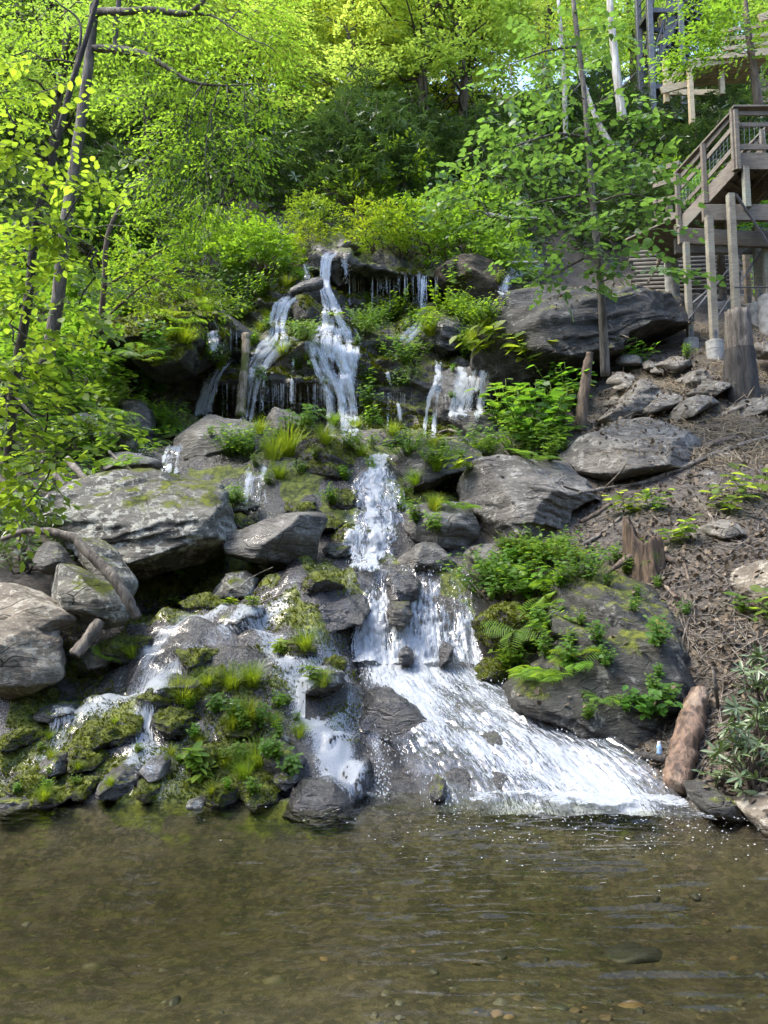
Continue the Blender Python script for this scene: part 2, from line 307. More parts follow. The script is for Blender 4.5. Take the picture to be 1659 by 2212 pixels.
# the water keeps the cascade's bed bare
dfan = np.min(np.linalg.norm(np.c_[xf, yf][:, None, :][::1] - fanc[None, :, :2], axis=2) if len(xf) < 1 else np.stack([np.hypot(xf - f[0], yf - f[1]) for f in fanc[:20]], 1), axis=1)
mossf *= smooth(.15, .55, dfan)
attr(ground_m, 'moss', mossf)
k = NT('slope_ground'); co = k.n('TexCoord').outputs['Object']
n1 = k.noise(co, 1.6, 7, .62); n4 = k.noise(co, 5, 6, .68); n5 = k.noise(co, 22, 4, .65); n2 = k.noise(map_scale(k, co, (1, 1, 7), (.2, .1, 0)), 3, 6, .6, .4)
rock = k.mix(k.ss(n1, .35, .65), (.012, .011, .0105), (.038, .035, .032)); rock = k.mix(k.ss(n4, .55, .7, 0, .6), rock, (.075, .07, .064))
dirt = k.mix(k.ss(n4, .35, .65), (.032, .027, .021), (.078, .066, .053)); dirt = k.mix(k.ss(n5, .5, .68, 0, .6), dirt, (.14, .12, .098))
bed = k.mix(k.ss(n4, .35, .62), (.027, .024, .016), (.095, .08, .052)); bed = k.mix(k.ss(n5, .52, .66, 0, .6), bed, (.15, .125, .08))
vb = k.n('TexVoronoi', {'Vector': co, 'Scale': 26.0}).outputs['Color']; vr = k.n('SeparateXYZ', {0: vb}).outputs[0]
bed = k.mix(k.ss(vr, .2, .9, 0, .7), bed, (.04, .034, .02)); bed = k.mix(k.ss(vr, .86, .9, 0, .35), bed, (.19, .155, .1))
c = k.mix(k.attr('wetness'), bed, rock); c = k.mix(k.attr('soil'), c, dirt)
mc = k.mix(k.ss(k.noise(co, 11, 5, .7), .36, .66), MOSS_A, MOSS_B)
mm = k.ss(k.math('ADD', k.attr('moss'), k.math('MULTIPLY', k.math('SUBTRACT', n4, .5), 1.2)), .38, .6)
c = k.mix(mm, c, mc)
hg = k.math('ADD', k.math('MULTIPLY', n2, .5), k.math('ADD', k.math('MULTIPLY', n4, .6), k.math('MULTIPLY', n5, .5)))
hg = k.math('ADD', hg, k.math('MULTIPLY', k.noise(co, 70, 3, .7), .3))
rg = k.math('SUBTRACT', .92, k.math('MULTIPLY', k.attr('wetness'), k.math('MULTIPLY', k.math('SUBTRACT', 1.0, mm), k.ss(n5, .35, .6, .5, .82))))
pb = k.n('BsdfPrincipled', {'Base Color': c, 'Roughness': rg, 'Specular IOR Level': .6, 'Normal': k.n('Bump', {'Strength': .75, 'Distance': .06, 'Height': hg}).outputs[0]})
k.link(pb.outputs[0], k.out.inputs[0]); ground_m.materials.append(k.m)
ground = tag(obj('ground', ground_m), 'steep wooded slope of wet rock, moss and leaf litter around the falls', None, None, 'structure')
SURF = [ground]

# ------------------------------------------------------------------ the cliff of the upper falls
def net_mesh(name, rows, nr, nc, mat, amp=.1, dip=.25, seed=0, lay=9.0, fine=.02):
    A = np.array([[P(*q) for q in r] for r in rows])
    A = catmull(A, nr); A = np.swapaxes(catmull(np.swapaxes(A, 0, 1), nc), 0, 1)
    du = np.gradient(A, axis=1); dv = np.gradient(A, axis=0); nrm = np.cross(du, dv); nrm /= np.linalg.norm(nrm, axis=2, keepdims=True) + 1e-9
    q = A.reshape(-1, 3); s = q[:, 2] * math.cos(dip) + q[:, 0] * math.sin(dip)
    w = vn(q * .8 + seed) * .25; ter = lambda q_: np.floor(q_) + smooth(.7, 1, q_ - np.floor(q_))
    d = amp * (1.1 * vn(np.c_[q[:, 0] * .8, q[:, 1] * .8, ter((s + w) * lay * .35 + seed)]) + .6 * vn(np.c_[q[:, 0] * 1.8, q[:, 1] * 1.8, ter((s + w) * lay + seed)]) + .7 * fbm(q * 1.4 + seed, 4) + .25 * vn(q * 6)) + fine * vn(q * 17)
    edge = np.ones(A.shape[:2]); 
    V = A + (nrm.reshape(-1, 3) * d[:, None]).reshape(A.shape)
    return mesh(name, V.reshape(-1, 3), grid_faces(nr, nc), mat)
CX = [330, 400, 470, 540, 610, 680, 740, 800, 860, 920, 980, 1050, 1110, 1170]
rowsY = [
 ([515] * 14, [19.3] * 14),
 ([585, 590, 590, 592, 585, 572, 548, 578, 585, 590, 590, 600, 610, 620], [17.6, 17.4, 17.2, 17.1, 17.0, 16.9, 16.7, 16.8, 16.8, 16.9, 17, 17.3, 17.5, 17.8]),
 ([625, 630, 635, 635, 622, 612, 606, 612, 618, 622, 625, 640, 650, 655], [17.3, 17.2, 17.0, 16.9, 16.9, 17.0, 17.5, 17.9, 18.0, 18.0, 17.9, 17.5, 17.4, 17.6]),
 ([660, 665, 668, 662, 648, 648, 658, 664, 668, 668, 670, 680, 690, 690], [17.0, 16.8, 16.6, 16.5, 16.4, 16.5, 16.9, 17.5, 17.6, 17.6, 17.4, 17.0, 17.0, 17.3]),
 ([710, 715, 712, 700, 690, 690, 700, 708, 706, 700, 702, 712, 720, 720], [16.5, 16.4, 16.3, 16.2, 16.1, 16.1, 16.1, 16.3, 16.4, 16.3, 16.2, 16.3, 16.5, 16.9]),
 ([755, 760, 755, 748, 744, 744, 748, 752, 752, 752, 760, 770, 780, 780], [15.9, 15.8, 15.6, 15.4, 15.35, 15.4, 15.5, 15.7, 15.8, 15.7, 15.6, 15.7, 15.9, 16.3]),
 ([805, 812, 818, 826, 824, 828, 836, 845, 842, 835, 825, 825, 830, 830], [15.5, 15.3, 15.1, 15.0, 14.9, 14.9, 15.0, 15.3, 15.4, 15.3, 15.1, 15.1, 15.5, 15.9]),
 ([845, 850, 858, 862, 862, 864, 868, 880, 880, 880, 875, 875, 880, 880], [15.3, 15.3, 15.6, 15.8, 15.8, 15.8, 15.6, 15.2, 15.2, 15.2, 15.1, 15.1, 15.3, 15.7]),
 ([895, 900, 915, 922, 926, 930, 932, 930, 932, 935, 932, 925, 920, 920], [14.9, 14.9, 15.3, 15.4, 15.4, 15.3, 15.1, 14.9, 14.9, 14.9, 14.8, 14.7, 14.9, 15.3]),
 ([965, 965, 965, 968, 968, 968, 968, 968, 968, 968, 965, 960, 955, 955], [13.0, 13.0, 13.0, 13.0, 13.0, 13.0, 13.0, 13.0, 13.0, 13.0, 13.0, 13.0, 13.2, 13.5])]
R_CLIFF = rock_mat('cliff_rock', (.022, .020, .018), (.075, .067, .06), (.14, .13, .118), .25, 1.12, .33, 1.0, (.22, .15, 0), 1, 7, .7)
cliff_m = net_mesh('rock_face', [[(x, y, d) for x, y, d in zip(CX, ys, ds)] for ys, ds in rowsY], 250, 320, R_CLIFF, .2, .22, 2)
cliff = tag(obj('rock_face', cliff_m), 'dark layered rock face that the upper falls run down', None, None, 'structure'); SURF.append(cliff)

# ------------------------------------------------------------------ boulders
ICO = {}
def ico(n):
    if n not in ICO:
        bm = bmesh.new(); bmesh.ops.create_icosphere(bm, subdivisions=n, radius=1)
        ICO[n] = (np.array([v.co[:] for v in bm.verts]), np.array([[v.index for v in f.verts] for f in bm.faces])); bm.free()
    return ICO[n]
def radial(poly, n=720):
    poly = np.array(poly, float); c = (poly.max(0) + poly.min(0)) / 2 * .4 + poly.mean(0) * .6
    ang = np.linspace(-math.pi, math.pi, n, endpoint=False); d = np.c_[np.cos(ang), np.sin(ang)]; r = np.zeros(n)
    for a, b in zip(poly - c, np.roll(poly, -1, 0) - c):
        e = b - a; den = d[:, 0] * e[1] - d[:, 1] * e[0]; den = np.where(np.abs(den) < 1e-9, 1e-9, den)
        t = (a[0] * e[1] - a[1] * e[0]) / den; s = (a[0] * d[:, 1] - a[1] * d[:, 0]) / den
        ok = (s >= -1e-6) & (s <= 1 + 1e-6) & (t > 0); r = np.where(ok & (t > r), t, r)
    for _ in range(3): r = (np.roll(r, 1) + 2 * r + np.roll(r, -1)) / 4
    return c, r
def boulder(name, label, poly, Y, thick, mat, lean=.5, res=5, facets=5, amp=.05, lay=1.0, seed=None, cat='boulder', group=None, box=.62, dip=.15, add=True, grow=1.07):
    seed = len(SURF) * 7.7 if seed is None else seed; rs = np.random.RandomState(int(seed * 10) % 99991)
    w = np.array([P(a, b, Y) for a, b in poly])[:, [0, 2]]; c, r = radial(w); r = r * grow
    V, F = ico(res); phi = np.arctan2(V[:, 2], V[:, 0]); q = np.hypot(V[:, 0], V[:, 2])
    R = np.interp(phi, np.linspace(-math.pi, math.pi, 721), np.r_[r, r[0]]); size = r.mean()
    qq = q ** box; yy = np.sign(V[:, 1]) * np.abs(V[:, 1]) ** .75 * thick
    p = np.c_[R * qq * np.cos(phi), yy, R * qq * np.sin(phi)]
    p *= (1 + .10 * vn(p / size * .9 + seed))[:, None]
    for j in range(facets * 2 + 5):                      # broken faces
        n = rs.normal(size=3); n[1] = -abs(n[1]); n /= np.linalg.norm(n); lat = abs(n[1]) < .35 and n[2] < .5
        s = p @ n; lim = s.max() * (rs.uniform(.86, .97) if lat else rs.uniform(.62, .88)); p = p - n * (np.maximum(s - lim, 0) * .95)[:, None]
    p[:, 1] += lean * p[:, 2]
    dirn = p / (np.linalg.norm(p, axis=1, keepdims=True) + 1e-6)
    sc = 1 / size; s = (p[:, 2] * math.cos(dip) + p[:, 0] * math.sin(dip)) * sc
    o = seed * 1.37; wv = vn(p * sc * 1.1 + o) * .16 + .03 * vn(p * sc * 5)
    ter = lambda q: np.floor(q) + smooth(.72, 1, q - np.floor(q))
    d = size * amp * (.9 * fbm(p * sc * 1.7 + o, 5, .55) + lay * 1.1 * vn(np.c_[p[:, 0] * sc * .9, p[:, 1] * sc * .9, ter((s + wv) * 5 + o)]) + lay * .6 * vn(np.c_[p[:, 0] * sc * 2.2, p[:, 1] * sc * 2.2, ter((s + wv) * 13 + o)])
        - .45 * smooth(.05, .0, np.abs(vn(p * sc * 1.6 + o + 5))))
    p = p + dirn * d[:, None] + .006 * vn(p * 22)[:, None] * dirn
    m = mesh(name, p, F, mat); o_ = obj(name, m, None, (c[0], Y, c[1])); tag(o_, label, cat, group)
    if add: SURF.append(o_)
    return o_
BO = boulder
BO('lichen_boulder', 'largest pale lichen-covered boulder with a black hollow beneath it', [(90,1104),(120,1079),(165,1049),(240,1026),(300,1009),(350,1009),(395,1019),(435,1039),(465,1064),(487,1099),(495,1144),(495,1184),(470,1200),(400,1222),(320,1232),(260,1222),(215,1190),(165,1159),(140,1136),(107,1124)], 9.3, .95, R_PALE, .75, 6, 3, .045, 1.3, dip=-.18)
BO('wedge_boulder', 'dark wedge boulder with pale upper edge resting right of the largest boulder', [(485,1150),(540,1144),(575,1126),(630,1114),(685,1111),(694,1124),(688,1164),(678,1214),(660,1228),(625,1221),(575,1214),(530,1206),(495,1196)], 9.1, .5, R_GREY, .15, 5, 5, .03)
BO('angular_boulder', 'brown angular boulder with flat sloping top below the left falls', [(367,909),(390,886),(430,875),(450,884),(480,894),(520,899),(555,911),(567,929),(590,939),(585,979),(560,1003),(500,1012),(450,1018),(395,1004),(375,964)], 12.6, .85, R_GREY, .6, 5, 6, .03, .6)
BO('blocky_stone', 'grey blocky stone at the foot of the falls behind ferns', [(565,889),(595,881),(625,886),(645,894),(665,914),(680,945),(650,955),(610,945),(570,930)], 13.2, .5, R_GREY, .3, 5, 6, .035, .5)
BO('mossy_ledge', 'moss-topped ledge stone left of the upper chute', [(640,990),(660,962),(690,945),(740,948),(785,960),(800,990),(797,1030),(760,1050),(700,1056),(660,1046)], 11.3, .75, R_MOSSY, .5, 5, 4, .06)
BO('overhung_rock', 'dark undercut rock carrying a tuft of long grass', [(545,1000),(580,985),(640,990),(665,1010),(660,1035),(620,1050),(570,1040)], 11.4, .5, R_MOSS2, .2, 4, 4, .06)
BO('leaning_slab', 'long pale slab leaning against the largest boulder under a dead branch', [(140,1174),(205,1158),(225,1178),(297,1264),(292,1292),(250,1272),(200,1232),(155,1215)], 8.0, .28, R_PALE, .35, 5, 4, .03)
BO('upright_slab', 'small mossy upright slab behind the dead branch', [(72,1192),(95,1166),(120,1174),(145,1202),(167,1229),(140,1240),(90,1240)], 7.95, .2, R_MOSS2, .3, 4, 4, .035)
BO('undercut_boulder', 'grey green boulder with shaded belly beside the leaning slab', [(68,1259),(100,1224),(130,1219),(180,1239),(235,1259),(270,1289),(282,1319),(270,1342),(225,1348),(175,1333),(135,1308),(85,1283)], 7.6, .42, R_PALE, .6, 5, 4, .035)
BO('tan_boulder', 'long tan boulder cut by the left picture edge, upper of two', [(-60,1258),(0,1264),(50,1279),(100,1301),(150,1329),(157,1354),(125,1368),(50,1366),(-60,1350)], 7.3, .5, R_TAN, .8, 5, 4, .03)
BO('tan_boulder', 'rounded pinkish tan boulder low at the left picture edge', [(-60,1345),(0,1346),(25,1333),(55,1354),(75,1351),(100,1386),(120,1431),(123,1471),(75,1488),(25,1500),(-60,1500)], 6.9, .42, R_TAN, .35, 5, 5, .03)
BO('flat_boulder', 'broad grey boulder with flat layered top right of the upper chute', [(1000,1042),(1034,1004),(1080,986),(1130,992),(1180,991),(1230,996),(1275,1014),(1312,1030),(1314,1068),(1265,1084),(1215,1108),(1205,1146),(1150,1165),(1100,1176),(1050,1150),(1028,1120),(1002,1085)], 10.1, 1.0, R_BANK, .75, 6, 2, .04, 1.1, grow=1.1)
BO('sloping_slab', 'wide smooth grey slab sunk into the dry litter bank', [(1225,985),(1270,944),(1330,919),(1405,899),(1470,897),(1502,909),(1518,954),(1500,992),(1455,1022),(1380,1036),(1310,1040),(1260,1022)], 11.3, .9, R_BANK, 1.3, 6, 1, .03, .9, grow=1.22)
BO('broken_rock', 'cracked grey rock with green moss at the right edge of the chute', [(868,1120),(895,1094),(980,1081),(1012,1089),(1027,1144),(1020,1172),(990,1196),(940,1190),(895,1170)], 9.6, .55, R_GREY, .4, 5, 7, .05)
BO('split_stone', 'split angular grey stone above the lip of the lower falls', [(858,1212),(900,1178),(935,1165),(975,1185),(990,1215),(965,1240),(920,1245),(875,1242)], 9.1, .35, R_GREY, .3, 5, 7, .04)
BO('split_stone', 'pale angular stone beneath the broad flat boulder', [(1000,1205),(1030,1180),(1080,1172),(1125,1185),(1140,1205),(1100,1230),(1040,1236)], 9.2, .4, R_BANK, .5, 4, 6, .04)
BO('mossy_shoulder', 'undercut grey rock with moss hanging over the right of the chute', [(843,1010),(852,985),(880,959),(930,949),(1005,947),(1034,964),(1032,995),(1010,1024),(955,1048),(905,1074),(868,1068),(850,1040)], 11.1, .8, R_MOSS2, .65, 5, 5, .05)
BO('beaked_rock', 'pale-topped rock with pointed left beak under the right falls', [(973,901),(1010,889),(1050,881),(1085,882),(1100,914),(1070,948),(1020,953),(995,926)], 12.9, .6, R_MOSS2, .35, 5, 6, .04)
BO('great_boulder', 'huge dark overhanging boulder left of the deck posts', [(1055,752),(1068,712),(1100,672),(1150,645),(1210,630),(1280,620),(1330,605),(1405,595),(1455,608),(1482,630),(1488,672),(1478,697),(1430,708),(1380,722),(1330,752),(1310,782),(1245,802),(1180,824),(1130,852),(1068,868),(1055,822)], 14.6, 1.5, R_DARK, .35, 6, 3, .055, 1.2, dip=-.3, grow=1.12)
BO('buried_boulder', 'big dark mossy boulder half buried beside the lower cascade', [(1215,1300),(1255,1240),(1300,1220),(1360,1233),(1420,1258),(1470,1300),(1492,1350),(1503,1420),(1498,1500),(1465,1565),(1380,1600),(1280,1585),(1180,1560),(1118,1525),(1105,1475),(1150,1425),(1195,1370)], 7.75, .75, R_DARK, .62, 6, 2, .06, 1.3, dip=.5, grow=1.1)
BO('mossy_hummock', 'yellow-green mossy knob beside the middle of the cascade', [(1018,1438),(1055,1424),(1110,1428),(1124,1460),(1085,1486),(1030,1462)], 8.0, .25, R_MOSSY, .2, 4, 2, .09, .4)
BO('mossy_hummock', 'mossy hump hanging over the right edge of the lower falls', [(1030,1345),(1070,1310),(1120,1300),(1145,1340),(1120,1385),(1070,1400),(1035,1380)], 8.2, .35, R_MOSSY, .3, 4, 2, .09, .4)
BO('edge_rock', 'brown rock jutting from the litter bank at the right edge', [(1580,1246),(1624,1222),(1720,1200),(1760,1260),(1740,1310),(1612,1302),(1592,1278)], 7.6, .4, R_TAN, .5, 4, 6, .05)
BO('shore_rock', 'long dark mossy rock sloping into the pool under the fallen log', [(1495,1703),(1529,1691),(1564,1719),(1599,1738),(1632,1782),(1585,1782),(1529,1762),(1502,1732)], 5.75, .2, R_MOSS2, .3, 4, 4, .05)
BO('shore_rock', 'flat tan stone at the right edge of the pool', [(1605,1744),(1640,1731),(1720,1722),(1760,1790),(1640,1792)], 5.5, .25, R_TAN, .8, 4, 4, .03)
BO('shiny_rock', 'black shining wet rock at the left foot of the cascade', [(608,1724),(640,1690),(675,1692),(715,1688),(752,1716),(760,1752),(700,1766),(618,1762)], 6.05, .25, R_WET, .3, 5, 4, .05)
BO('grey_stone', 'bare grey stone among moss left of the leafy tuft', [(290,1668),(320,1641),(360,1634),(366,1668),(330,1686)], 6.25, .14, R_GREY, .4, 4, 5, .03)
BO('grey_stone', 'small white-topped stone at the waterline near the leafy tuft', [(402,1733),(425,1721),(442,1731),(438,1748),(405,1748)], 5.98, .07, R_PALE, .3, 3, 4, .03)
BO('grey_stone', 'smooth grey stone above the mossy tuft of flowers', [(572,1590),(590,1578),(612,1582),(628,1600),(610,1618),(580,1612)], 6.7, .12, R_PALE, .4, 4, 3, .03)
BO('mossy_boulder', 'round dark moss-capped boulder above the wet ledge', [(622,1276),(648,1244),(690,1236),(730,1247),(740,1266),(705,1296),(650,1310)], 8.6, .35, R_MOSSY, .35, 5, 3, .06)
BO('wet_ledge', 'dark wet ledge splitting the stream above the lower cascade', [(590,1352),(640,1322),(700,1300),(760,1272),(802,1262),(806,1310),(775,1350),(700,1372),(630,1372)], 8.45, .5, R_WET, .8, 5, 5, .06)
BO('green_slab', 'pale green lichen slab under the wedge boulder', [(455,1262),(480,1236),(520,1232),(550,1250),(540,1288),(490,1296),(460,1286)], 8.75, .3, R_PALE, .7, 4, 4, .03)
BO('mossy_outcrop', 'great mossy layered outcrop left of the upper falls', [(232,650),(280,596),(350,575),(420,622),(470,682),(484,760),(445,838),(400,862),(330,822),(270,806),(238,740)], 14.9, 1.2, R_OUT, 1.4, 6, 1, .07, 1.5, dip=-.45, grow=1.1)
BO('wet_slab', 'black wet slab left of the angular boulder', [(248,862),(290,848),(325,888),(338,940),(322,966),(270,930)], 12.8, .5, R_WET, .7, 5, 4, .03)
BO('bank_slab', 'pale sloping slab on the left bank behind saplings', [(150,905),(200,878),(250,905),(296,950),(290,985),(220,975),(160,945)], 11.8, .6, R_PALE, .8, 5, 4, .03)
BO('bank_slab', 'grey slab above the largest boulder beside dead sticks', [(215,985),(270,972),(330,985),(350,1008),(300,1022),(225,1015)], 10.8, .5, R_GREY, .9, 4, 4, .03)
BO('brown_boulder', 'brown mossy boulder with black hollow under the top ledge', [(942,580),(970,556),(1030,556),(1078,574),(1104,610),(1096,652),(1050,664),(1000,646),(955,622)], 16.7, .7, R_BROWN, .15, 5, 5, .05)
BO('top_stone', 'grey stone at the head of the main fall', [(716,532),(740,517),(772,519),(774,545),(735,552)], 17.0, .3, R_GREY, .3, 4, 5, .04)
BO('wet_shelf', 'slanting wet shelf feeding the left thread of the falls', [(405,630),(445,642),(505,690),(562,735),(550,750),(500,745),(452,715),(415,670)], 15.7, .5, R_WET, .7, 5, 3, .035, 1.4, dip=.6)
BO('moss_block', 'bright mossy block between the two main falls', [(630,668),(642,642),(672,632),(700,655),(704,690),(668,704),(635,698)], 16.1, .5, R_MOSSY, .6, 4, 3, .05)
BO('moss_block', 'mossy step left of the left main fall', [(540,655),(570,630),(620,625),(640,645),(600,665),(560,680)], 16.7, .5, R_MOSSY, .8, 4, 3, .05)
BO('wet_block', 'dark layered block above the leafy ledge right of the falls', [(892,740),(905,700),(955,688),(1015,696),(1048,735),(1010,768),(930,765)], 15.7, .6, R_WET, .5, 5, 6, .06, 1.3)
BO('wet_dome', 'dark wet dome split by the right falls', [(935,880),(945,815),(975,792),(1040,790),(1068,830),(1065,885),(1010,912),(955,912)], 14.7, .5, R_WET, .45, 5, 3, .05)
BO('mossy_boulder', 'dark mossy rock at the foot of the main fall', [(745,950),(780,922),(830,925),(880,940),(870,968),(810,975),(760,972)], 12.7, .5, R_MOSS2, .6, 4, 4, .06)
for lab, pl, Y in [('long grey rock on the bank below the shaded hollow', [(1330,876),(1384,825),(1429,805),(1442,817),(1398,860),(1359,888)], 12.8),
                   ('tilted grey rock second up from the wide smooth slab', [(1375,900),(1419,862),(1459,842),(1476,867),(1439,888)], 12.4),
                   ('wedge of grey rock below the nearest concrete footing', [(1470,819),(1504,802),(1536,812),(1531,830),(1489,840)], 12.9),
                   ('brown-edged flat rock left of the charred stump', [(1495,849),(1529,827),(1572,834),(1533,860)], 12.3),
                   ('flat rock between the two footings and the hollow', [(1415,784),(1479,770),(1506,782),(1449,812)], 13.5),
                   ('flat rock on the bank right of the charred stump', [(1640,745),(1665,735),(1720,745),(1715,775),(1650,770)], 13.2),
                   ('half buried rock beside the split log on the bank', [(1515,968),(1540,958),(1585,965),(1580,985),(1530,990)], 11.0),
                   ('long tilted slab above the wide smooth slab', [(1285,906),(1330,872),(1400,832),(1440,815),(1452,832),(1400,872),(1330,918)], 12.5),
                   ('tilted slab pointing up to the charred stump', [(1440,905),(1480,870),(1530,846),(1562,842),(1560,862),(1510,890),(1460,915)], 12.0),
                   ('long flat rock below the right footings', [(1560,888),(1620,862),(1690,868),(1670,900),(1580,902)], 11.7),
                   ('dark slab at the mouth of the shaded hollow', [(1290,880),(1350,838),(1385,830),(1380,850),(1330,890)], 13.3),
                   ('brown stone beneath the yellow seedlings at right', [(1520,1140),(1550,1128),(1590,1138),(1585,1160),(1540,1165)], 8.6)]:
    BO('bank_rock', lab, pl, Y, .35, R_BANK, .9, 4, 3, .06, 1.2, group='rocks on the litter bank', grow=1.25)
for lab, pl, Y in [('black stone at the left lip of the lower falls', [(834,1275),(840,1240),(880,1236),(905,1260),(900,1290),(870,1300),(845,1300)], 8.55),
                   ('mossy black stone parting the lower falls', [(836,1325),(855,1290),(882,1296),(892,1335),(870,1356),(842,1350)], 8.3),
                   ('round black stone at the foot of the lower falls', [(862,1408),(876,1396),(892,1408),(893,1432),(862,1436)], 8.05),
                   ('narrow black stone standing in the lower falls', [(950,1400),(960,1380),(975,1385),(978,1428),(948,1440)], 8.05),
                   ('mossy stone at the pool edge under the cascade', [(926,1702),(945,1682),(962,1690),(965,1722),(930,1724)], 6.2),
                   ('black shelf parting the cascade at lower left', [(735,1680),(752,1655),(795,1650),(812,1680),(800,1722),(745,1722)], 6.35),
                   ('dark shelf high on the left of the cascade', [(672,1590),(700,1582),(745,1590),(740,1618),(690,1622)], 6.75),
                   ('dark dripping shelf under the cascade head', [(770,1520),(800,1490),(880,1500),(935,1540),(950,1590),(880,1610),(810,1590),(775,1560)], 7.2)]:
    BO('wet_stone', lab, pl, Y, .18, R_MOSS2 if 'mossy' in lab else R_WET, .4, 4, 4, .08, .8, group='black stones in the running water')
brs = np.random.RandomState(15); ns_ = 0
for j in range(34):
    vx, vy = brs.uniform(1330, 1680), brs.uniform(760, 1060); 
    if 1180 < vx < 1530 and 890 < vy < 1060: continue
    Y0 = float(np.interp(vy, [760, 810, 900, 1050], [14.1, 13.2, 11.8, 9.7])); w_ = brs.uniform(14, 42); h_ = w_ * brs.uniform(.35, .7); a_ = np.linspace(0, 6.283, 8)[:-1]
    col = 'left of the footings' if vx < 1460 else 'below the footings' if vx < 1560 else 'right of the charred stump'; row = 'high' if vy < 830 else 'halfway down' if vy < 930 else 'low'
    BO('bank_stone', 'small angular stone in dry straw, %s on the bank %s' % (row, col), [(vx + w_ * brs.uniform(.8, 1.2) * math.cos(q), vy - h_ * brs.uniform(.8, 1.2) * math.sin(q)) for q in a_], Y0, .004 * w_, R_BANK if j % 3 else R_TAN, 1.0, 3, 4, .06, 1, group='small stones in the straw', cat='stone')
mrs = np.random.RandomState(8)
for j, (vx, vy, w, h) in enumerate([(40,1590,90,40),(120,1540,80,30),(240,1580,130,60),(190,1640,90,40),(120,1650,70,30),(60,1690,90,40),(180,1700,80,40),(260,1690,70,50),(330,1700,70,40),(250,1400,80,50),(210,1420,60,40),(300,1390,60,34),(430,1420,110,45),(380,1480,90,40),(470,1470,80,40),(330,1520,80,40),(520,1330,90,40),(440,1300,80,34),(640,1400,80,34),(700,1470,90,50),(720,1440,60,40),(520,1560,80,50),(600,1640,90,60),(560,1700,90,50),(440,1640,70,50),(620,1680,60,40),(480,1720,70,34),(100,1720,90,30),(30,1735,80,26),(370,1560,90,50),(760,1160,80,50),(730,1190,60,40),(700,1130,70,40),(650,1100,60,40),(530,1090,50,40),(740,1080,60,50),(520,1130,50,40)]):
    Y0 = np.interp(vy, [1080, 1160, 1240, 1320, 1440, 1520, 1650, 1740], [10.2, 9.7, 9.0, 8.1, 7.35, 7.0, 6.42, 6.02])
    a = np.linspace(0, 2 * math.pi, 9)[:-1]; rr = 1 + mrs.uniform(-.22, .22, 8)
    zone = ['at the left picture edge', 'below the left tan boulders', 'below the leaning slab', 'left of the leafy mound', 'under the leafy mound', 'right of the leafy mound', 'beside the cascade head', 'beside the white chute'][min(7, int(vx // 105))]
    band = 'lowest, at the waterline' if vy > 1690 else 'just above the waterline' if vy > 1600 else 'midway up the wet slope' if vy > 1440 else 'high on the wet slope' if vy > 1260 else 'among the boulders above'
    BO('mossy_rock', 'cushion of green-brown moss over rock, %s, %s' % (band, zone), [(vx + w * .55 * r * math.cos(q), vy - h * .55 * r * math.sin(q)) for q, r in zip(a, rr)], Y0, .0032 * w, R_MOSS2 if j % 3 == 1 else R_MOSSY, .7, 4, 3, .15, .8, group='moss cushions on the wet slope', cat='mossy rock')

# ------------------------------------------------------------------ one search tree over ground and rocks, to stand things on them
bpy.context.view_layer.update()
_v, _f, _own = [], [], []
for oi, o in enumerate(SURF):
    m = o.data; n = len(m.vertices); a = np.empty(n * 3); m.vertices.foreach_get('co', a); a = a.reshape(-1, 3) + np.array(o.location)
    k_ = len(m.polygons[0].vertices); li = np.empty(len(m.loops), np.int32); m.loops.foreach_get('vertex_index', li); li = li.reshape(-1, k_)
    if oi == 0:                                          # only the part of the slope near the falls
        cc = a[li[:, 0]]; li = li[(np.abs(cc[:, 0]) < 12) & (cc[:, 1] > 1) & (cc[:, 1] < 40)]
    b = sum(len(q) for q in _v); _v.append(a); _f += (li + b).tolist(); _own += [oi] * len(li)
BVH = BVHTree.FromPolygons(np.concatenate(_v).tolist(), _f)
def hit(vx, vy):
    d = Vector(ray(vx, vy)).normalized(); p, n, i, t = BVH.ray_cast(Vector((0, 0, CAM_H)), d)
    if p is None: return None
    if n.dot(d) > 0: n = -n
    return p, n, SURF[_own[i]]
def drop(x, y, z=60):
    p, n, i, t = BVH.ray_cast(Vector((x, y, z)), Vector((0, 0, -1))); return p
# ------------------------------------------------------------------ water: the pool
wx = np.arange(-9, 9.001, .036); wy = np.r_[np.arange(-1.5, 2.4, .12), np.arange(2.4, 6.9, .022)]
WX, WY = np.meshgrid(wx, wy); q = np.c_[WX.ravel(), WY.ravel(), np.zeros(WX.size)]
src = np.array([1.5, 6.6]); r = np.hypot(q[:, 0] - src[0], q[:, 1] - src[1]); th = np.arctan2(q[:, 0] - src[0], src[1] - q[:, 1])
wob = fbm(np.c_[q[:, 0] * .9, q[:, 1] * 1.3, q[:, 2]], 3)
near = np.exp(-np.maximum(r - .6, 0) / 2.6)
h = .0045 * (.3 + .8 * near) * (np.sin(r * 34 + wob * 5) * (.6 + .4 * vn(np.c_[th * 5, r * .8, q[:, 2] + 3])) + .7 * np.sin(r * 57 + wob * 7 + th * 4))
h += .0085 * (.5 + near) * vn(np.c_[q[:, 0] * 3.6 + wob, q[:, 1] * 10, q[:, 2] + 1]) + .005 * vn(np.c_[q[:, 0] * 7 + wob * 2, q[:, 1] * 17, q[:, 2] + 5]) + .003 * vn(np.c_[q[:, 0] * 10, q[:, 1] * 22, q[:, 2] + 7]) + .035 * smooth(1.1, .2, r) * fbm(q * 6, 3)
band = np.exp(-((q[:, 0] - .55) / 1.3) ** 2) * smooth(6.4, 5.2, q[:, 1]) * smooth(2.8, 4.2, q[:, 1])
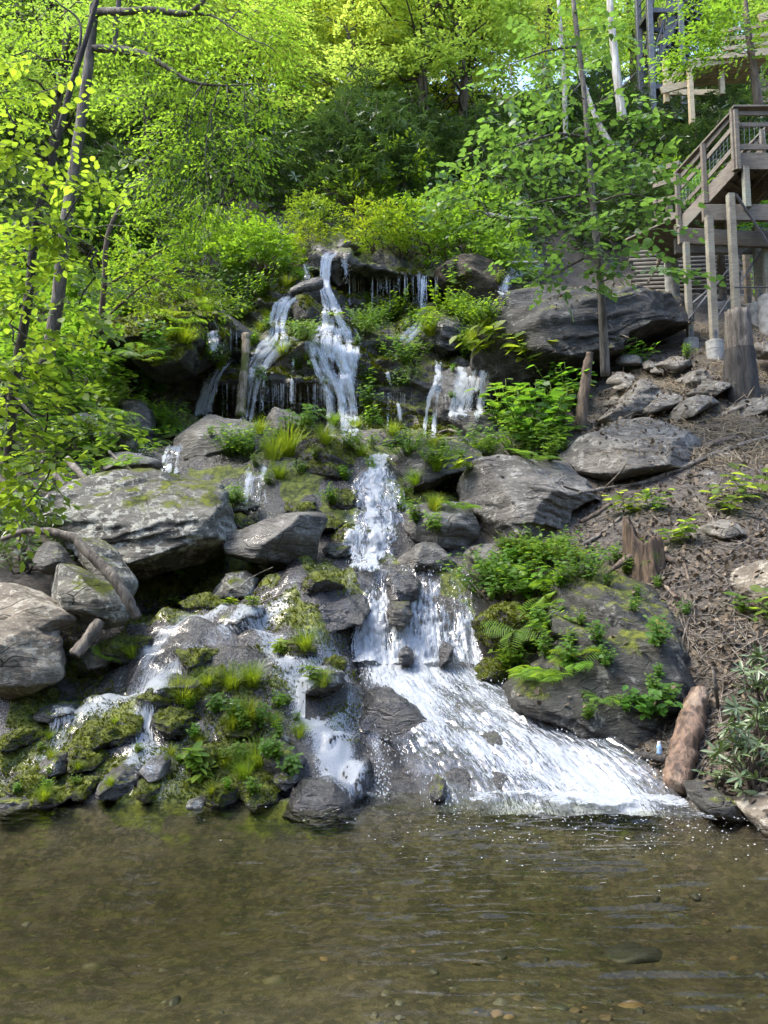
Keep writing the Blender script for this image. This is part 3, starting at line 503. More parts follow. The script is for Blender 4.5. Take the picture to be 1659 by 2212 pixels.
h += .013 * (.12 + band) * np.sin(q[:, 1] * 66 + 2.6 * wob + 3.0 * vn(np.c_[q[:, 0] * 1.6, q[:, 1] * 2.2, q[:, 2] + 11])) * (.35 + .65 * np.clip(vn(np.c_[q[:, 0] * 2.2, q[:, 1] * 3.0, q[:, 2] + 21]) + .3, 0, 1))
nr_, nc_ = len(wy), len(wx); top = q + np.c_[np.zeros((len(h), 2)), h]; ring = np.r_[np.arange(nc_), np.arange(1, nr_) * nc_ + nc_ - 1, (nr_ - 1) * nc_ + np.arange(nc_ - 2, -1, -1), np.arange(nr_ - 2, 0, -1) * nc_]
low = top[ring].copy(); low[:, 2] = -1.2; nt = len(top); nb_ = len(ring); idx = np.arange(nb_); nx_ = (idx + 1) % nb_
pool_f = grid_faces(nr_, nc_)[:, ::-1].tolist() + [[int(ring[a]), int(nt + a), int(nt + b), int(ring[b])] for a, b in zip(idx, nx_)] + [[int(nt + a) for a in idx[::-1]]]
pool_m = mesh('pool_water', np.r_[top, low], pool_f)
k = NT('pool_water'); co = k.n('TexCoord').outputs['Object']
bn = k.n('Bump', {'Strength': .22, 'Distance': .02, 'Height': k.noise(map_scale(k, co, (9, 22, 9)), 1.0, 3, .5, .4)}).outputs[0]
fr = k.n('Fresnel', {'IOR': 1.33, 'Normal': bn}).outputs[0]
g_ = k.n('BsdfGlossy', {'Color': (1, 1, 1, 1), 'Roughness': .03, 'Normal': bn}); t_ = k.n('BsdfTransparent', {'Color': (.92, .93, .86, 1)})
mx = k.n('MixShader', {0: fr}); k.link(t_.outputs[0], mx.inputs[1]); k.link(g_.outputs[0], mx.inputs[2]); k.link(mx.outputs[0], k.out.inputs[0]); k.link(k.n('VolumeAbsorption', {'Color': (.60, .59, .46, 1), 'Density': 1.4}).outputs[0], k.out.inputs[1])
pool_m.materials.append(k.m)
tag(obj('pool_water', pool_m), 'clear rippled olive pool at the foot of the cascade', None, None, 'structure')

# ------------------------------------------------------------------ water: falls and streams
def fall_mat(name, su, sv, lo, hi, white=(.50, .54, .585), bump=.5, base=0.0, dist=.25, top=.92, film_=.10):
    k = NT(name); uv = k.n('UVMap', uv_map='flow').outputs[0]
    a = k.noise(map_scale(k, uv, (su, sv, 1)), 1.0, 6, .66, dist); b = k.noise(map_scale(k, uv, (su * 2.7, sv * 3.2, 1)), 1.0, 3, .6)
    f = k.math('ADD', k.math('MULTIPLY', a, .65), k.math('MULTIPLY', b, .35)); f = k.math('ADD', f, k.math('MULTIPLY', k.math('SUBTRACT', k.attr('dens'), .5), .55))
    al = k.ss(f, lo, hi, 0.0, top)
    if base: al = k.math('MAXIMUM', al, k.ss(k.attr('dens'), .0, .25, 0.0, base))
    col = k.mix(k.ss(b, .3, .65), [q * .6 for q in white], white)
    d = k.n('BsdfPrincipled', {'Base Color': col, 'Roughness': .5, 'Specular IOR Level': .25, 'Normal': k.n('Bump', {'Strength': bump, 'Distance': .03, 'Height': f}).outputs[0]})
    tl = k.n('BsdfTranslucent', {'Color': (*white, 1)}); m1 = k.n('MixShader', {0: .3}); k.link(d.outputs[0], m1.inputs[1]); k.link(tl.outputs[0], m1.inputs[2])
    gl = k.n('BsdfGlossy', {'Color': (1, 1, 1, 1), 'Roughness': .08}); tp = k.n('BsdfTransparent'); film = k.n('MixShader', {0: k.ss(f, .34, .5, 0.0, film_)}); k.link(tp.outputs[0], film.inputs[1]); k.link(gl.outputs[0], film.inputs[2])
    m = k.n('MixShader', {0: al}); k.link(film.outputs[0], m.inputs[1]); k.link(m1.outputs[0], m.inputs[2]); k.link(m.outputs[0], k.out.inputs[0]); return k.m
F_FALL = fall_mat('falling_water', 80, 4, .45, .60, white=(.60, .64, .69), top=.85, bump=.2); F_CURT = fall_mat('curtain_water', 26, 4.5, .43, .60); F_THIN = fall_mat('thin_water', 80, 2.6, .47, .60, bump=.2, white=(.60, .64, .69))
F_CASC = fall_mat('cascade_water', 44, 6, .46, .63, bump=.14, base=.1, dist=.8, white=(.47, .505, .545)); F_RUN = fall_mat('running_water', 80, 24, .505, .565, dist=1.3, top=.75, film_=.02, bump=.15)
def uv_attr(m, u, v):
    l = m.uv_layers.new(name='flow'); li = np.empty(len(m.loops), np.int32); m.loops.foreach_get('vertex_index', li)
    l.data.foreach_set('uv', np.c_[u[li], v[li]].ravel().astype(np.float32))
DROPS = []                                               # droplets thrown off by the water: (position, size, stretch)
def strand(name, label, pts, mat, dens=.5, free=True, off=.035, across=13, seg=.035, rough=.012, seed=0, spray=40, Y=None):
    pts = np.array(pts, float); rs = np.random.RandomState(int(seed * 13) + 5); subs = [pts]
    if mat is F_FALL:                                    # a fall is several threads that part and meet again
        pts[:, 2] *= 1.35; nsub = int(np.clip(pts[:, 2].mean() / 7, 2, 8)); subs = []; across = 7
        for k_ in range(nsub):
            q = catmull(pts, max(6, len(pts) * 3)); f0 = (k_ + .5) / nsub - .5; wob = np.cumsum(rs.normal(0, .045, len(q))); lat = np.clip(f0 * .95 + wob * .5, -.55, .55)
            q[:, 0] += lat * q[:, 2]; q[:, 2] *= rs.uniform(2.0, 3.4) / nsub * (1 + .35 * np.sin(np.linspace(0, rs.uniform(3, 8), len(q)) + rs.uniform(0, 6))); s0 = rs.randint(0, 3) if k_ % 2 else 0; e0 = len(q) - (rs.randint(0, 4) if k_ % 2 else 0); subs.append(q[s0:e0])
    VV, FF, UU, TT, DD, nv = [], [], [], [], [], 0
    for pts in subs:
        c = catmull(pts, max(14, int(len(pts) * 9)) if len(pts) < 9 else len(pts) * 4)
        W, last = [], 1e9
        for vx, vy, w in c:
            hq = [hit(vx + dx * w * .5, vy) for dx in (-.5, 0, .5)]; ys = [a[0].y for a in hq if a]; yy = (min(ys) if ys else last) - off
            if free: yy = min(yy, last)
            last = yy; W.append((vx, vy, w, yy))
        W = np.array(W)
        for _ in range(2): W[1:-1, 3] = np.minimum((W[:-2, 3] + 2 * W[1:-1, 3] + W[2:, 3]) / 4, W[1:-1, 3] + .01)
        C = np.array([P(a, b, d) for a, b, w, d in W]); wd = np.array([w * d / FPX for a, b, w, d in W])
        L = np.r_[0, np.cumsum(np.linalg.norm(np.diff(C, axis=0), axis=1))]; n = max(8, int(L[-1] / seg)); t = np.linspace(0, L[-1], n)
        C = np.stack([np.interp(t, L, C[:, j]) for j in range(3)], 1); wd = np.interp(t, L, wd)
        tg = np.gradient(C, axis=0); sd = np.cross(tg, np.array([0, -1.0, .3])); sd[:, 1] *= .3; sd /= np.linalg.norm(sd, axis=1, keepdims=True) + 1e-9
        sd = np.where(sd[:, :1] < 0, -sd, sd); u = np.linspace(-1, 1, across)
        V = C[:, None] + sd[:, None] * (u[None, :, None] * wd[:, None, None] / 2)
        V[:, :, 1] -= (1 - u ** 2)[None] * np.minimum(wd, .3)[:, None] * .06
        U = (u[None] * wd[:, None] / 2 + seed * 3.1 + nv * .013); T = np.repeat(t[:, None], across, 1) + seed * 1.7 + nv * .0071
        V = V.reshape(-1, 3); nz = vn(np.c_[U.ravel() * 26, T.ravel() * 5, np.full(U.size, seed * .7)]) + .5 * vn(np.c_[U.ravel() * 60, T.ravel() * 16, np.full(U.size, 3.1)])
        V[:, 1] -= np.abs(nz) * rough; V[:, 0] += nz * rough * .5
        ends = smooth(0, .12, t)[:, None]
        pt = fbm(np.c_[U.ravel() * 9, T.ravel() * 1.6, np.full(U.size, seed * 1.9)], 2).reshape(U.shape)
        DD.append((dens - .04 + .28 * pt - .62 * np.abs(u)[None] ** 2.2 - .4 * (1 - ends) - .6 * smooth(t[-1] - .22, t[-1], t)[:, None]).ravel())
        VV.append(V); FF.append(grid_faces(n, across) + nv); UU.append(U.ravel()); TT.append(T.ravel()); nv += len(V)
        for _ in range(int(spray / len(subs))):
            j = int(n * min(.999, random.random() ** .6)); s = random.gauss(0, .42); DROPS.append((C[j] + sd[j] * wd[j] * s + np.array([0, -random.uniform(.0, .08), random.uniform(-.03, .05)]), random.uniform(.002, .006), 2.0))
    m = mesh(name, np.concatenate(VV), np.concatenate(FF), mat); uv_attr(m, np.concatenate(UU), np.concatenate(TT)); attr(m, 'dens', np.concatenate(DD))
    return tag(obj(name, m), label, None, None, 'structure')
S = strand
S('waterfall', 'small fan of water at the left of the top ledge', [(664, 566, 26), (662, 590, 28), (668, 614, 22)], F_THIN, .55, seed=1)
S('waterfall', 'main white fall from the head stone', [(716, 546, 22), (706, 560, 18), (703, 600, 17), (703, 625, 20), (714, 655, 24), (724, 690, 34), (742, 735, 44), (740, 790, 46)], F_FALL, .62, seed=2, spray=120)
S('waterfall', 'thin water right of the head stone', [(742, 552, 22), (748, 580, 22), (752, 612, 14)], F_THIN, .45, seed=3)
S('waterfall', 'left main fall over the mossy steps', [(632, 640, 22), (612, 656, 28), (602, 690, 29), (600, 722, 27), (594, 742, 38), (566, 776, 30), (542, 824, 24), (530, 912, 17)], F_FALL, .62, seed=4, spray=120)
S('waterfall', 'main fall down the lower tier', [(716, 700, 40), (706, 744, 62), (714, 785, 56), (735, 835, 48), (746, 880, 42), (750, 945, 46)], F_FALL, .55, seed=5, spray=120)
S('waterfall', 'thin thread in the middle of the lower tier', [(634, 768, 14), (631, 820, 13), (629, 888, 12)], F_THIN, .55, seed=6)
S('waterfall', 'narrow free fall from the right ledge', [(909, 588, 13), (910, 640, 14), (909, 700, 16), (890, 722, 22), (864, 748, 18)], F_FALL, .52, seed=7)
S('waterfall', 'left thread running off the wet shelf', [(514, 772, 10), (480, 788, 18), (458, 825, 22), (434, 900, 24)], F_FALL, .55, seed=8)
S('waterfall', 'broad pale fall over the wet dome', [(1026, 793, 56), (1018, 840, 54), (1004, 915, 50)], F_FALL, .66, seed=9, spray=80)
S('waterfall', 'right branch of the main fall on the lower tier', [(744, 742, 24), (752, 800, 26), (749, 860, 26), (758, 940, 26)], F_FALL, .6, seed=51)
S('waterfall', 'veil falling off the end of the wet shelf', [(455, 712, 60), (458, 740, 56), (460, 770, 50)], F_THIN, .5, seed=52)
S('waterfall', 'thread between the left falls', [(575, 800, 10), (568, 850, 10), (566, 900, 10)], F_THIN, .5, seed=53)
S('waterfall', 'veil over the mossy step', [(640, 712, 60), (642, 728, 60), (644, 752, 56)], F_THIN, .42, seed=54)
S('waterfall', 'thread right of the head stone', [(752, 620, 10), (756, 655, 12), (764, 700, 22)], F_THIN, .55, seed=55)
S('waterfall', 'narrow fall left of the wet dome', [(947, 776, 10), (947, 825, 13), (934, 865, 18), (926, 950, 22)], F_FALL, .62, seed=10)
S('waterfall', 'twin threads on the dark face', [(836, 800, 14), (846, 840, 12), (862, 880, 14), (866, 926, 18)], F_THIN, .5, seed=11)
S('waterfall', 'left twin thread on the dark face', [(838, 838, 6), (838, 880, 6), (838, 928, 7)], F_THIN, .55, seed=12)
S('waterfall', 'fall beside the brown boulder', [(1100, 566, 12), (1104, 590, 14), (1092, 620, 16), (1082, 648, 18)], F_FALL, .6, seed=13)
S('waterfall', 'side fall joining from the right', [(1165, 570, 30), (1135, 586, 22), (1104, 604, 16)], F_FALL, .5, seed=14)
S('waterfall', 'veil high under the redbud', [(1135, 495, 70), (1138, 530, 66), (1140, 562, 60)], F_THIN, .45, seed=15)
S('waterfall', 'small fall behind the largest boulder', [(378, 958, 26), (370, 985, 30), (366, 1030, 32)], F_FALL, .55, seed=16)
S('waterfall', 'threads of water left of the small fall', [(305, 968, 34), (304, 990, 34), (302, 1002, 30)], F_THIN, .4, seed=17)
S('waterfall', 'fanned fall under the long grass', [(556, 1000, 24), (553, 1030, 32), (546, 1075, 42), (545, 1104, 48)], F_FALL, .45, seed=18, spray=80)
S('waterfall', 'trickle at the far left bank', [(188, 752, 30), (205, 785, 28), (216, 818, 22)], F_THIN, .45, seed=19)
S('waterfall', 'white chute in the middle', [(824, 980, 56), (822, 1015, 70), (814, 1050, 110), (818, 1105, 145), (812, 1160, 140), (802, 1240, 120)], F_CURT, .74, True, .06, 25, .025, .05, 20, 200)
S('waterfall', 'thin threads down the black shelf', [(800, 1560, 60), (812, 1610, 46), (822, 1660, 34), (826, 1722, 30)], F_RUN, .45, True, .05, 13, .03, .03, 26, 140)
sx = np.arange(-3.3, .25, .026); sy = np.arange(6.02, 8.95, .026); SX, SY = np.meshgrid(sx, sy); sz_ = np.zeros(SX.size); dn = np.zeros(SX.size); mossy_names = {o.name for o in SURF if o.data.materials[0] in (R_MOSSY, R_PALE, R_TAN)}
STREAMS = [np.array([P(a_, b_, c_)[:2] for a_, b_, c_ in l]) for l in ([(640, 1290, 8.5), (596, 1325, 8.15), (540, 1352, 7.95), (470, 1398, 7.65), (395, 1442, 7.35), (320, 1475, 7.2), (230, 1515, 7.0), (150, 1560, 6.8), (70, 1650, 6.4)], [(560, 1370, 7.8), (620, 1450, 7.35), (690, 1560, 6.85), (720, 1680, 6.3)], [(330, 1480, 7.2), (320, 1580, 6.7), (290, 1650, 6.4)], [(740, 1380, 7.9), (735, 1500, 7.2), (740, 1620, 6.6), (770, 1720, 6.2)], [(480, 1340, 8.05), (400, 1370, 7.85), (330, 1420, 7.5)])]
for i_, (x, y) in enumerate(zip(SX.ravel(), SY.ravel())):
    p, n, ix, t = BVH.ray_cast(Vector((x, y, 2.6)), Vector((0, 0, -1)))
    if p is None: dn[i_] = -1; continue
    sz_[i_] = p.z + .007; o = SURF[_own[ix]]
    dd = min(np.min(np.hypot(*(np.stack([np.interp(np.linspace(0, 1, 24), np.linspace(0, 1, len(l)), l[:, k_]) for k_ in (0, 1)], 1) - (x, y)).T)) for l in STREAMS)
    dn[i_] = .27 + .34 * math.exp(-(dd / .12) ** 2) + .08 * math.exp(-(dd / .5) ** 2) - (.5 if o.name in mossy_names else 0) - (.6 if p.z < .015 else 0)
qs = np.c_[SX.ravel(), SY.ravel(), sz_]; dn += .22 * fbm(qs * np.array([3, 1.6, 1]), 3) - .35 * smooth(.1, .5, mossf_at(qs)) if False else .22 * fbm(qs * np.array([3, 1.6, 1]), 3)
fm = grid_faces(len(sy), len(sx))[:, ::-1]; zr = np.ptp(sz_[fm], axis=1); fm = fm[(zr < .22) & (dn[fm].max(1) > .05)]
m = mesh('stream', qs + np.c_[np.zeros((len(qs), 2)), .012 * np.abs(vn(qs * np.array([16, 9, 9])))], fm, F_RUN); uv_attr(m, qs[:, 0] + .25 * vn(qs * 1.3), qs[:, 1] * 1.25); attr(m, 'dens', dn)  # white flecks stand for broken water and for sky glints painted in
tag(obj('stream', m), 'thin glittering sheet of water running over the wet slope', None, None, 'structure')
# lower falls: a curtain across the lip, then the fan into the pool
def sheet(name, label, rows, nr, nc, mat, dens, lift, rough, seed, spray, edge=.5, thin=0.0):
    A = np.array([[P(*q) for q in r] for r in rows]); A = catmull(A, nr); A = np.swapaxes(catmull(np.swapaxes(A, 0, 1), nc), 0, 1)
    du = np.linalg.norm(np.diff(A, axis=1), axis=2).mean(0); dv = np.linalg.norm(np.diff(A, axis=0), axis=2).mean(1)
    U = np.repeat(np.r_[0, np.cumsum(du)][None], nr, 0); T = np.repeat(np.r_[0, np.cumsum(dv)][:, None], nc, 1)
    g1 = np.gradient(A, axis=1); g0 = np.gradient(A, axis=0); nrm = np.cross(g1, g0); nrm /= np.linalg.norm(nrm, axis=2, keepdims=True); nrm = np.where(nrm[..., 2:] < 0, -nrm, nrm)
    z_ = np.zeros(U.size); uu, tt = U.ravel(), T.ravel()
    d = np.abs(vn(np.c_[uu * 6, tt * 3, z_ + seed])) * 1.0 + .4 * np.abs(vn(np.c_[uu * 15, tt * 6, z_ + seed])) + .12 * vn(np.c_[uu * 34, tt * 18, z_])
    V = A.reshape(-1, 3) + nrm.reshape(-1, 3) * (lift + rough * d)[:, None]
    m = mesh(name, V, grid_faces(nr, nc), mat); uv_attr(m, uu, tt)
    u = np.linspace(-1, 1, nc); e = np.clip(1 - np.abs(u) ** 5, 0, 1)[None] * np.ones((nr, 1))
    patch = fbm(np.c_[uu * 2.2, tt * .9, z_ + seed * 1.3], 3)
    left = smooth(-.05, -.75, np.tile(u, nr)) * smooth(.15, .4, np.repeat(np.linspace(0, 1, nr), nc)) * thin
    attr(m, 'dens', dens + .42 * patch - (1 - e.ravel()) * edge - left)
    for _ in range(spray):
        j = random.randrange(len(V)); DROPS.append((V[j] + np.array([random.gauss(0, .02), -random.uniform(0, .05), random.uniform(.0, .07)]), random.uniform(.002, .0062), random.uniform(1, 2.6)))
    return tag(obj(name, m), label, None, None, 'structure')
sheet('waterfall', 'broken curtain of the lower falls', [[(778, 1262, 9.0), (840, 1246, 8.95), (920, 1238, 8.95), (1012, 1250, 8.95)], [(772, 1290, 8.72), (840, 1275, 8.75), (925, 1262, 8.75), (1020, 1272, 8.75)], [(762, 1340, 8.5), (840, 1330, 8.52), (930, 1325, 8.55), (1026, 1330, 8.55)], [(758, 1400, 8.3), (845, 1398, 8.35), (935, 1396, 8.35), (1034, 1396, 8.35)], [(758, 1440, 8.12), (850, 1440, 8.16), (940, 1440, 8.16), (1046, 1440, 8.12)]], 130, 170, F_CURT, .58, .02, .075, 31, 500)
sheet('cascade', 'wide white cascade fanning down into the pool', FAN, 230, 190, F_CASC, .62, .015, .038, 32, 800, .5, .12)
# foam where it meets the pool
foam_rows = [[(760, 1726, 6.2), (900, 1726, 6.2), (1100, 1722, 6.22), (1300, 1720, 6.22), (1470, 1722, 6.1)], [(750, 1740, 6.05), (900, 1744, 6.05), (1100, 1760, 5.95), (1300, 1765, 5.93), (1500, 1768, 5.8)], [(780, 1750, 5.95), (930, 1762, 5.9), (1120, 1800, 5.65), (1320, 1812, 5.6), (1570, 1800, 5.5)]]
A = np.array([[P(*q) for q in r] for r in foam_rows]); A = catmull(A, 60); A = np.swapaxes(catmull(np.swapaxes(A, 0, 1), 200), 0, 1); A[..., 2] = .04
fl = A.reshape(-1, 3); fl[:, 2] += .03 * np.abs(fbm(fl * 7, 3)) * np.repeat(np.linspace(1, .05, 60), 200)
m = mesh('foam', fl, grid_faces(60, 200), fall_mat('foam', 16, 24, .46, .62, top=.85)); uv_attr(m, fl[:, 0], fl[:, 1])
uu = np.tile(np.linspace(-1, 1, 200), 60); vv = np.repeat(np.linspace(0, 1, 60), 200)
attr(m, 'dens', .95 + .5 * fbm(fl * 3.0, 4) - .72 * vv ** 1.2 - .5 * np.abs(uu) ** 6 - .55 * smooth(.2, -.55, uu))
tag(obj('foam', m), 'white foam spreading on the pool below the cascade', 'foam', None, 'stuff')
# drips under the ledges
def drips(name, label, x0, x1, y0f, y1f, n, Yoff, w=2.0):
    mb_v, mb_f, dn = [], [], []; rs = np.random.RandomState(int(x0))
    for j in range(n):
        vx = rs.uniform(x0, x1); ya = y0f(vx) + rs.uniform(-6, 6); hh = hit(vx, ya)
        if not hh: continue
        Yd = hh[0].y - .04; yb = y1f(vx) + rs.uniform(-46, 8); a = P(vx, ya, Yd); b = P(vx + rs.uniform(-1, 1), yb, Yd); r = rs.uniform(.35, 1) * w * .0024
        q = rs.uniform(.5, 1); k0 = len(mb_v); nseg = 5
        for s in range(nseg + 1):
            c = a + (b - a) * s / nseg * (q if rs.rand() < .5 else 1); rr = r * (1 - .5 * s / nseg) * rs.uniform(.4, 1.3)
            mb_v += [c + np.array([-rr, 0, 0]), c + np.array([0, -rr, 0]), c + np.array([rr, 0, 0])]
            if s: b_ = k0 + 3 * s; mb_f += [[b_ - 3, b_ - 2, b_ + 1, b_], [b_ - 2, b_ - 1, b_ + 2, b_ + 1]]
    m = mesh(name, mb_v, np.array(mb_f), M_DROP); return tag(obj(name, m), label, 'drips', None, 'stuff')
k = NT('droplet'); d_ = k.n('BsdfPrincipled', {'Base Color': (.80, .84, .88, 1), 'Roughness': .12, 'Specular IOR Level': .7}); tp = k.n('BsdfTransparent'); ms = k.n('MixShader', {0: .6}); k.link(tp.outputs[0], ms.inputs[1]); k.link(d_.outputs[0], ms.inputs[2]); k.link(ms.outputs[0], k.out.inputs[0]); M_DROP = k.m
drips('dripping_water', 'curtain of fine drips under the upper right ledge', 752, 945, lambda x: 600, lambda x: 668, 70, 0)
drips('dripping_water', 'curtain of fine drips under the lower tier', 480, 790, lambda x: 832, lambda x: 905, 120, 0, 1.6)
drips('dripping_water', 'fine drips below the wet shelf on the left', 455, 560, lambda x: 690 + (x - 455) * .5, lambda x: 745 + (x - 455) * .3, 40, 0, 1.5)
drips('dripping_water', 'fine drips under the mossy step between falls', 610, 690, lambda x: 715, lambda x: 742, 30, 0, 1.4)
drips('dripping_water', 'fine drips on the dark face right of the main fall', 790, 900, lambda x: 850, lambda x: 930, 30, 0, 1.3)
drips('dripping_water', 'drips beside the broad pale fall', 950, 1065, lambda x: 850, lambda x: 905, 40, 0, 1.3)
# thrown droplets
tv = np.array([[1, 0, 0], [-1, 0, 0], [0, 1, 0], [0, -1, 0], [0, 0, 1.0], [0, 0, -1]]); tf = np.array([[0, 2, 4], [2, 1, 4], [1, 3, 4], [3, 0, 4], [2, 0, 5], [1, 2, 5], [3, 1, 5], [0, 3, 5]])
for _ in range(650):                                    # flecks floating out over the pool
    x = random.gauss(1.9, 1.1); y = 5.95 - abs(random.gauss(0, .55)); DROPS.append((np.array([x, y, .03]), random.uniform(.002, .008), .4))
dp = np.array([d[0] for d in DROPS]); ds = np.array([d[1] for d in DROPS]); dst = np.array([d[2] for d in DROPS])
dv_ = tv[None] * (ds[:, None, None] * np.array([1, 1, 1.0])) ; dv_[:, :, 2] *= dst[:, None]; dv_ = (dv_ + dp[:, None]).reshape(-1, 3)
df_ = (tf[None] + 6 * np.arange(len(dp))[:, None, None]).reshape(-1, 3)
tag(obj('spray', mesh('spray', dv_, df_, M_DROP)), 'white droplets thrown up by the falls', 'spray', None, 'stuff')
# ------------------------------------------------------------------ leaves
T_OVAL = np.array([[0, 0, 0], [.3, .2, .03], [.68, .19, .02], [1, 0, -.06], [.68, -.19, .02], [.3, -.2, .03]]); F_OVAL = np.array([[0, 3, 2, 1], [0, 5, 4, 3]])
T_WIDE = np.array([[0, 0, 0], [.3, .30, .04], [.68, .27, .03], [1, 0, -.08], [.68, -.27, .03], [.3, -.30, .04]])
T_HEART = np.array([[0, 0, 0], [-.06, .26, .03], [.3, .42, .05], [.7, .22, 0], [1, 0, -.1], [.7, -.22, 0], [.3, -.42, .05], [-.06, -.26, .03]]); F_HEART = np.array([[0, 4, 3, 2], [0, 2, 1, 0], [0, 6, 5, 4], [0, 0, 7, 6]])
T_DIAM = np.array([[0, 0, 0], [.45, .27, .05], [1, 0, -.05], [.45, -.27, .05]]); F_DIAM = np.array([[0, 2, 1], [0, 3, 2]])
T_LONG = np.array([[0, 0, 0], [.35, .11, .02], [.75, .10, .0], [1, 0, -.08], [.75, -.10, .0], [.35, -.11, .02]])
F_HT = np.array([[0, 2, 1], [0, 3, 2], [0, 4, 3], [0, 5, 4], [0, 6, 5], [0, 7, 6]])
def unit(a): return a / (np.linalg.norm(a, axis=-1, keepdims=True) + 1e-9)
def leaves(pos, dirn, nrm, size, T=T_DIAM, F=F_DIAM, rs=RS):
    d = unit(np.broadcast_to(np.asarray(dirn, float), pos.shape)); s = unit(np.cross(nrm, d)); n = np.cross(d, s)
    V = pos[:, None] + size[:, None, None] * (T[None, :, :1] * d[:, None] + T[None, :, 1:2] * s[:, None] + T[None, :, 2:] * n[:, None])
    N, k = len(pos), len(T); Fa = (F[None] + (np.arange(N) * k)[:, None, None]).reshape(-1, F.shape[1])
    return V.reshape(-1, 3), Fa, np.repeat(rs.rand(N), k), (pos, d, s, n, size, T, F)
LEAFM = {}
def leaf_piece(T, F, mat, j):                            # one leaf, shared by all its copies
    key = (id(T), mat.name, j)
    if key not in LEAFM: m = mesh('leaf', T, F, mat, False); attr(m, 'rnd', np.full(len(T), (j + .5) / 5)); LEAFM[key] = m
    return LEAFM[key]
def detach(parts, kmax, root, mat, base=None, tint=None, every=False):
    """take the leaves that show largest out of the joined mesh and make each a part of its own"""
    pos = np.concatenate([p[3][0] for p in parts]); own = np.concatenate([np.full(len(p[3][0]), i) for i, p in enumerate(parts)]); loc = np.concatenate([np.arange(len(p[3][0])) for p in parts]); siz = np.concatenate([p[3][4] for p in parts])
    if every: pick = np.arange(len(pos))[:kmax]
    else:
        w = pos + base - np.array([0, 0, CAM_H]); f = w[:, 1] * CT + w[:, 2] * ST; u = (w[:, 2] * CT - w[:, 1] * ST) / f; score = siz / f; score[(np.abs(w[:, 0] / f) > .5) | (np.abs(u) > .667)] = 0; pick = np.argsort(-score)[:kmax]
    for q in pick:
        p_, d, s, n, z, T, F = parts[own[q]][3]; i = loc[q]; M = Matrix.Identity(4)
        for c_, v in enumerate((d[i] * z[i], s[i] * z[i], n[i] * z[i], p_[i])):
            for r_ in range(3): M[r_][c_] = v[r_]
        o = obj('leaf', leaf_piece(T, F, mat, q % 5), root); o.matrix_basis = M
        if tint: o.color = (*tint, 1)
    out = []
    for i, p in enumerate(parts):
        keep = np.ones(len(p[3][0]), bool); keep[loc[pick[own[pick] == i]]] = False; kT, kF = len(p[3][5]), len(p[3][6]); idx = np.nonzero(keep)[0]
        V = p[0].reshape(-1, kT, 3)[keep].reshape(-1, 3); F = (p[3][6][None] + (np.arange(len(idx)) * kT)[:, None, None]).reshape(-1, p[3][6].shape[1]); out.append((V, F, p[2].reshape(-1, kT)[keep].ravel()))
    return [p for p in out if len(p[0])]
def leaf_mesh(name, parts, mat, smooth_=False):
    V = np.concatenate([p[0] for p in parts]); o = np.cumsum([0] + [len(p[0]) for p in parts]); F = np.concatenate([p[1] + b for p, b in zip(parts, o)])
    m = mesh(name, V, F, mat, smooth_); attr(m, 'rnd', np.concatenate([p[2] for p in parts])); return m
def sprays(cent, out, n, length, leaf, rs, tilt=.35, droop=.25, T=T_DIAM, F=F_DIAM, wide=.9):
    """flat sprays of n leaves along a twig from cent towards out"""
    M = len(cent); out = unit(out); up = unit(np.array([0, 0, 1.0]) + rs.normal(0, tilt, (M, 3))); side = unit(np.cross(up, out)); up = np.cross(out, side)
    t = (np.arange(n) + .5) / n; sg = np.where(np.arange(n) % 2, 1, -1)
    L = length * rs.uniform(.6, 1.3, M)
    p = cent[:, None] + out[:, None] * (t[None, :, None] * L[:, None, None]); p[:, :, 2] -= droop * (t ** 2)[None] * L[:, None]
    p += side[:, None] * (sg * .12 * (1 - .5 * t))[None, :, None] * L[:, None, None] * rs.uniform(.2, 1.4, (M, n, 1))
    ang = (sg * wide * (1 - .55 * t))[None] + rs.normal(0, .3, (M, n))
    d = out[:, None] * np.cos(ang)[..., None] + side[:, None] * np.sin(ang)[..., None]; d[..., 2] -= rs.uniform(.0, .5, (M, n))
    nr = up[:, None] + rs.normal(0, .32, (M, n, 3))
    return leaves(p.reshape(-1, 3), d.reshape(-1, 3), nr.reshape(-1, 3), leaf * rs.uniform(.6, 1.2, M * n), T, F, rs), (cent, cent + out * L[:, None])
def ball(n, rs, shell=.5):
    d = unit(rs.normal(size=(n, 3))); return d * (shell + (1 - shell) * rs.rand(n, 1)) ** .7
def limb(mb, p0, p1, r0, r1, rs, k=6, wob=.06, n=6):
    p0, p1 = np.array(p0, float), np.array(p1, float); L = np.linalg.norm(p1 - p0); q = [p0 + (p1 - p0) * t + (rs.normal(0, wob * L, 3) if 0 < t < 1 else 0) * (1 if t < 1 else 0) for t in np.linspace(0, 1, k)]
    mb.tube(q, list(np.linspace(r0, r1, k)), n); return q

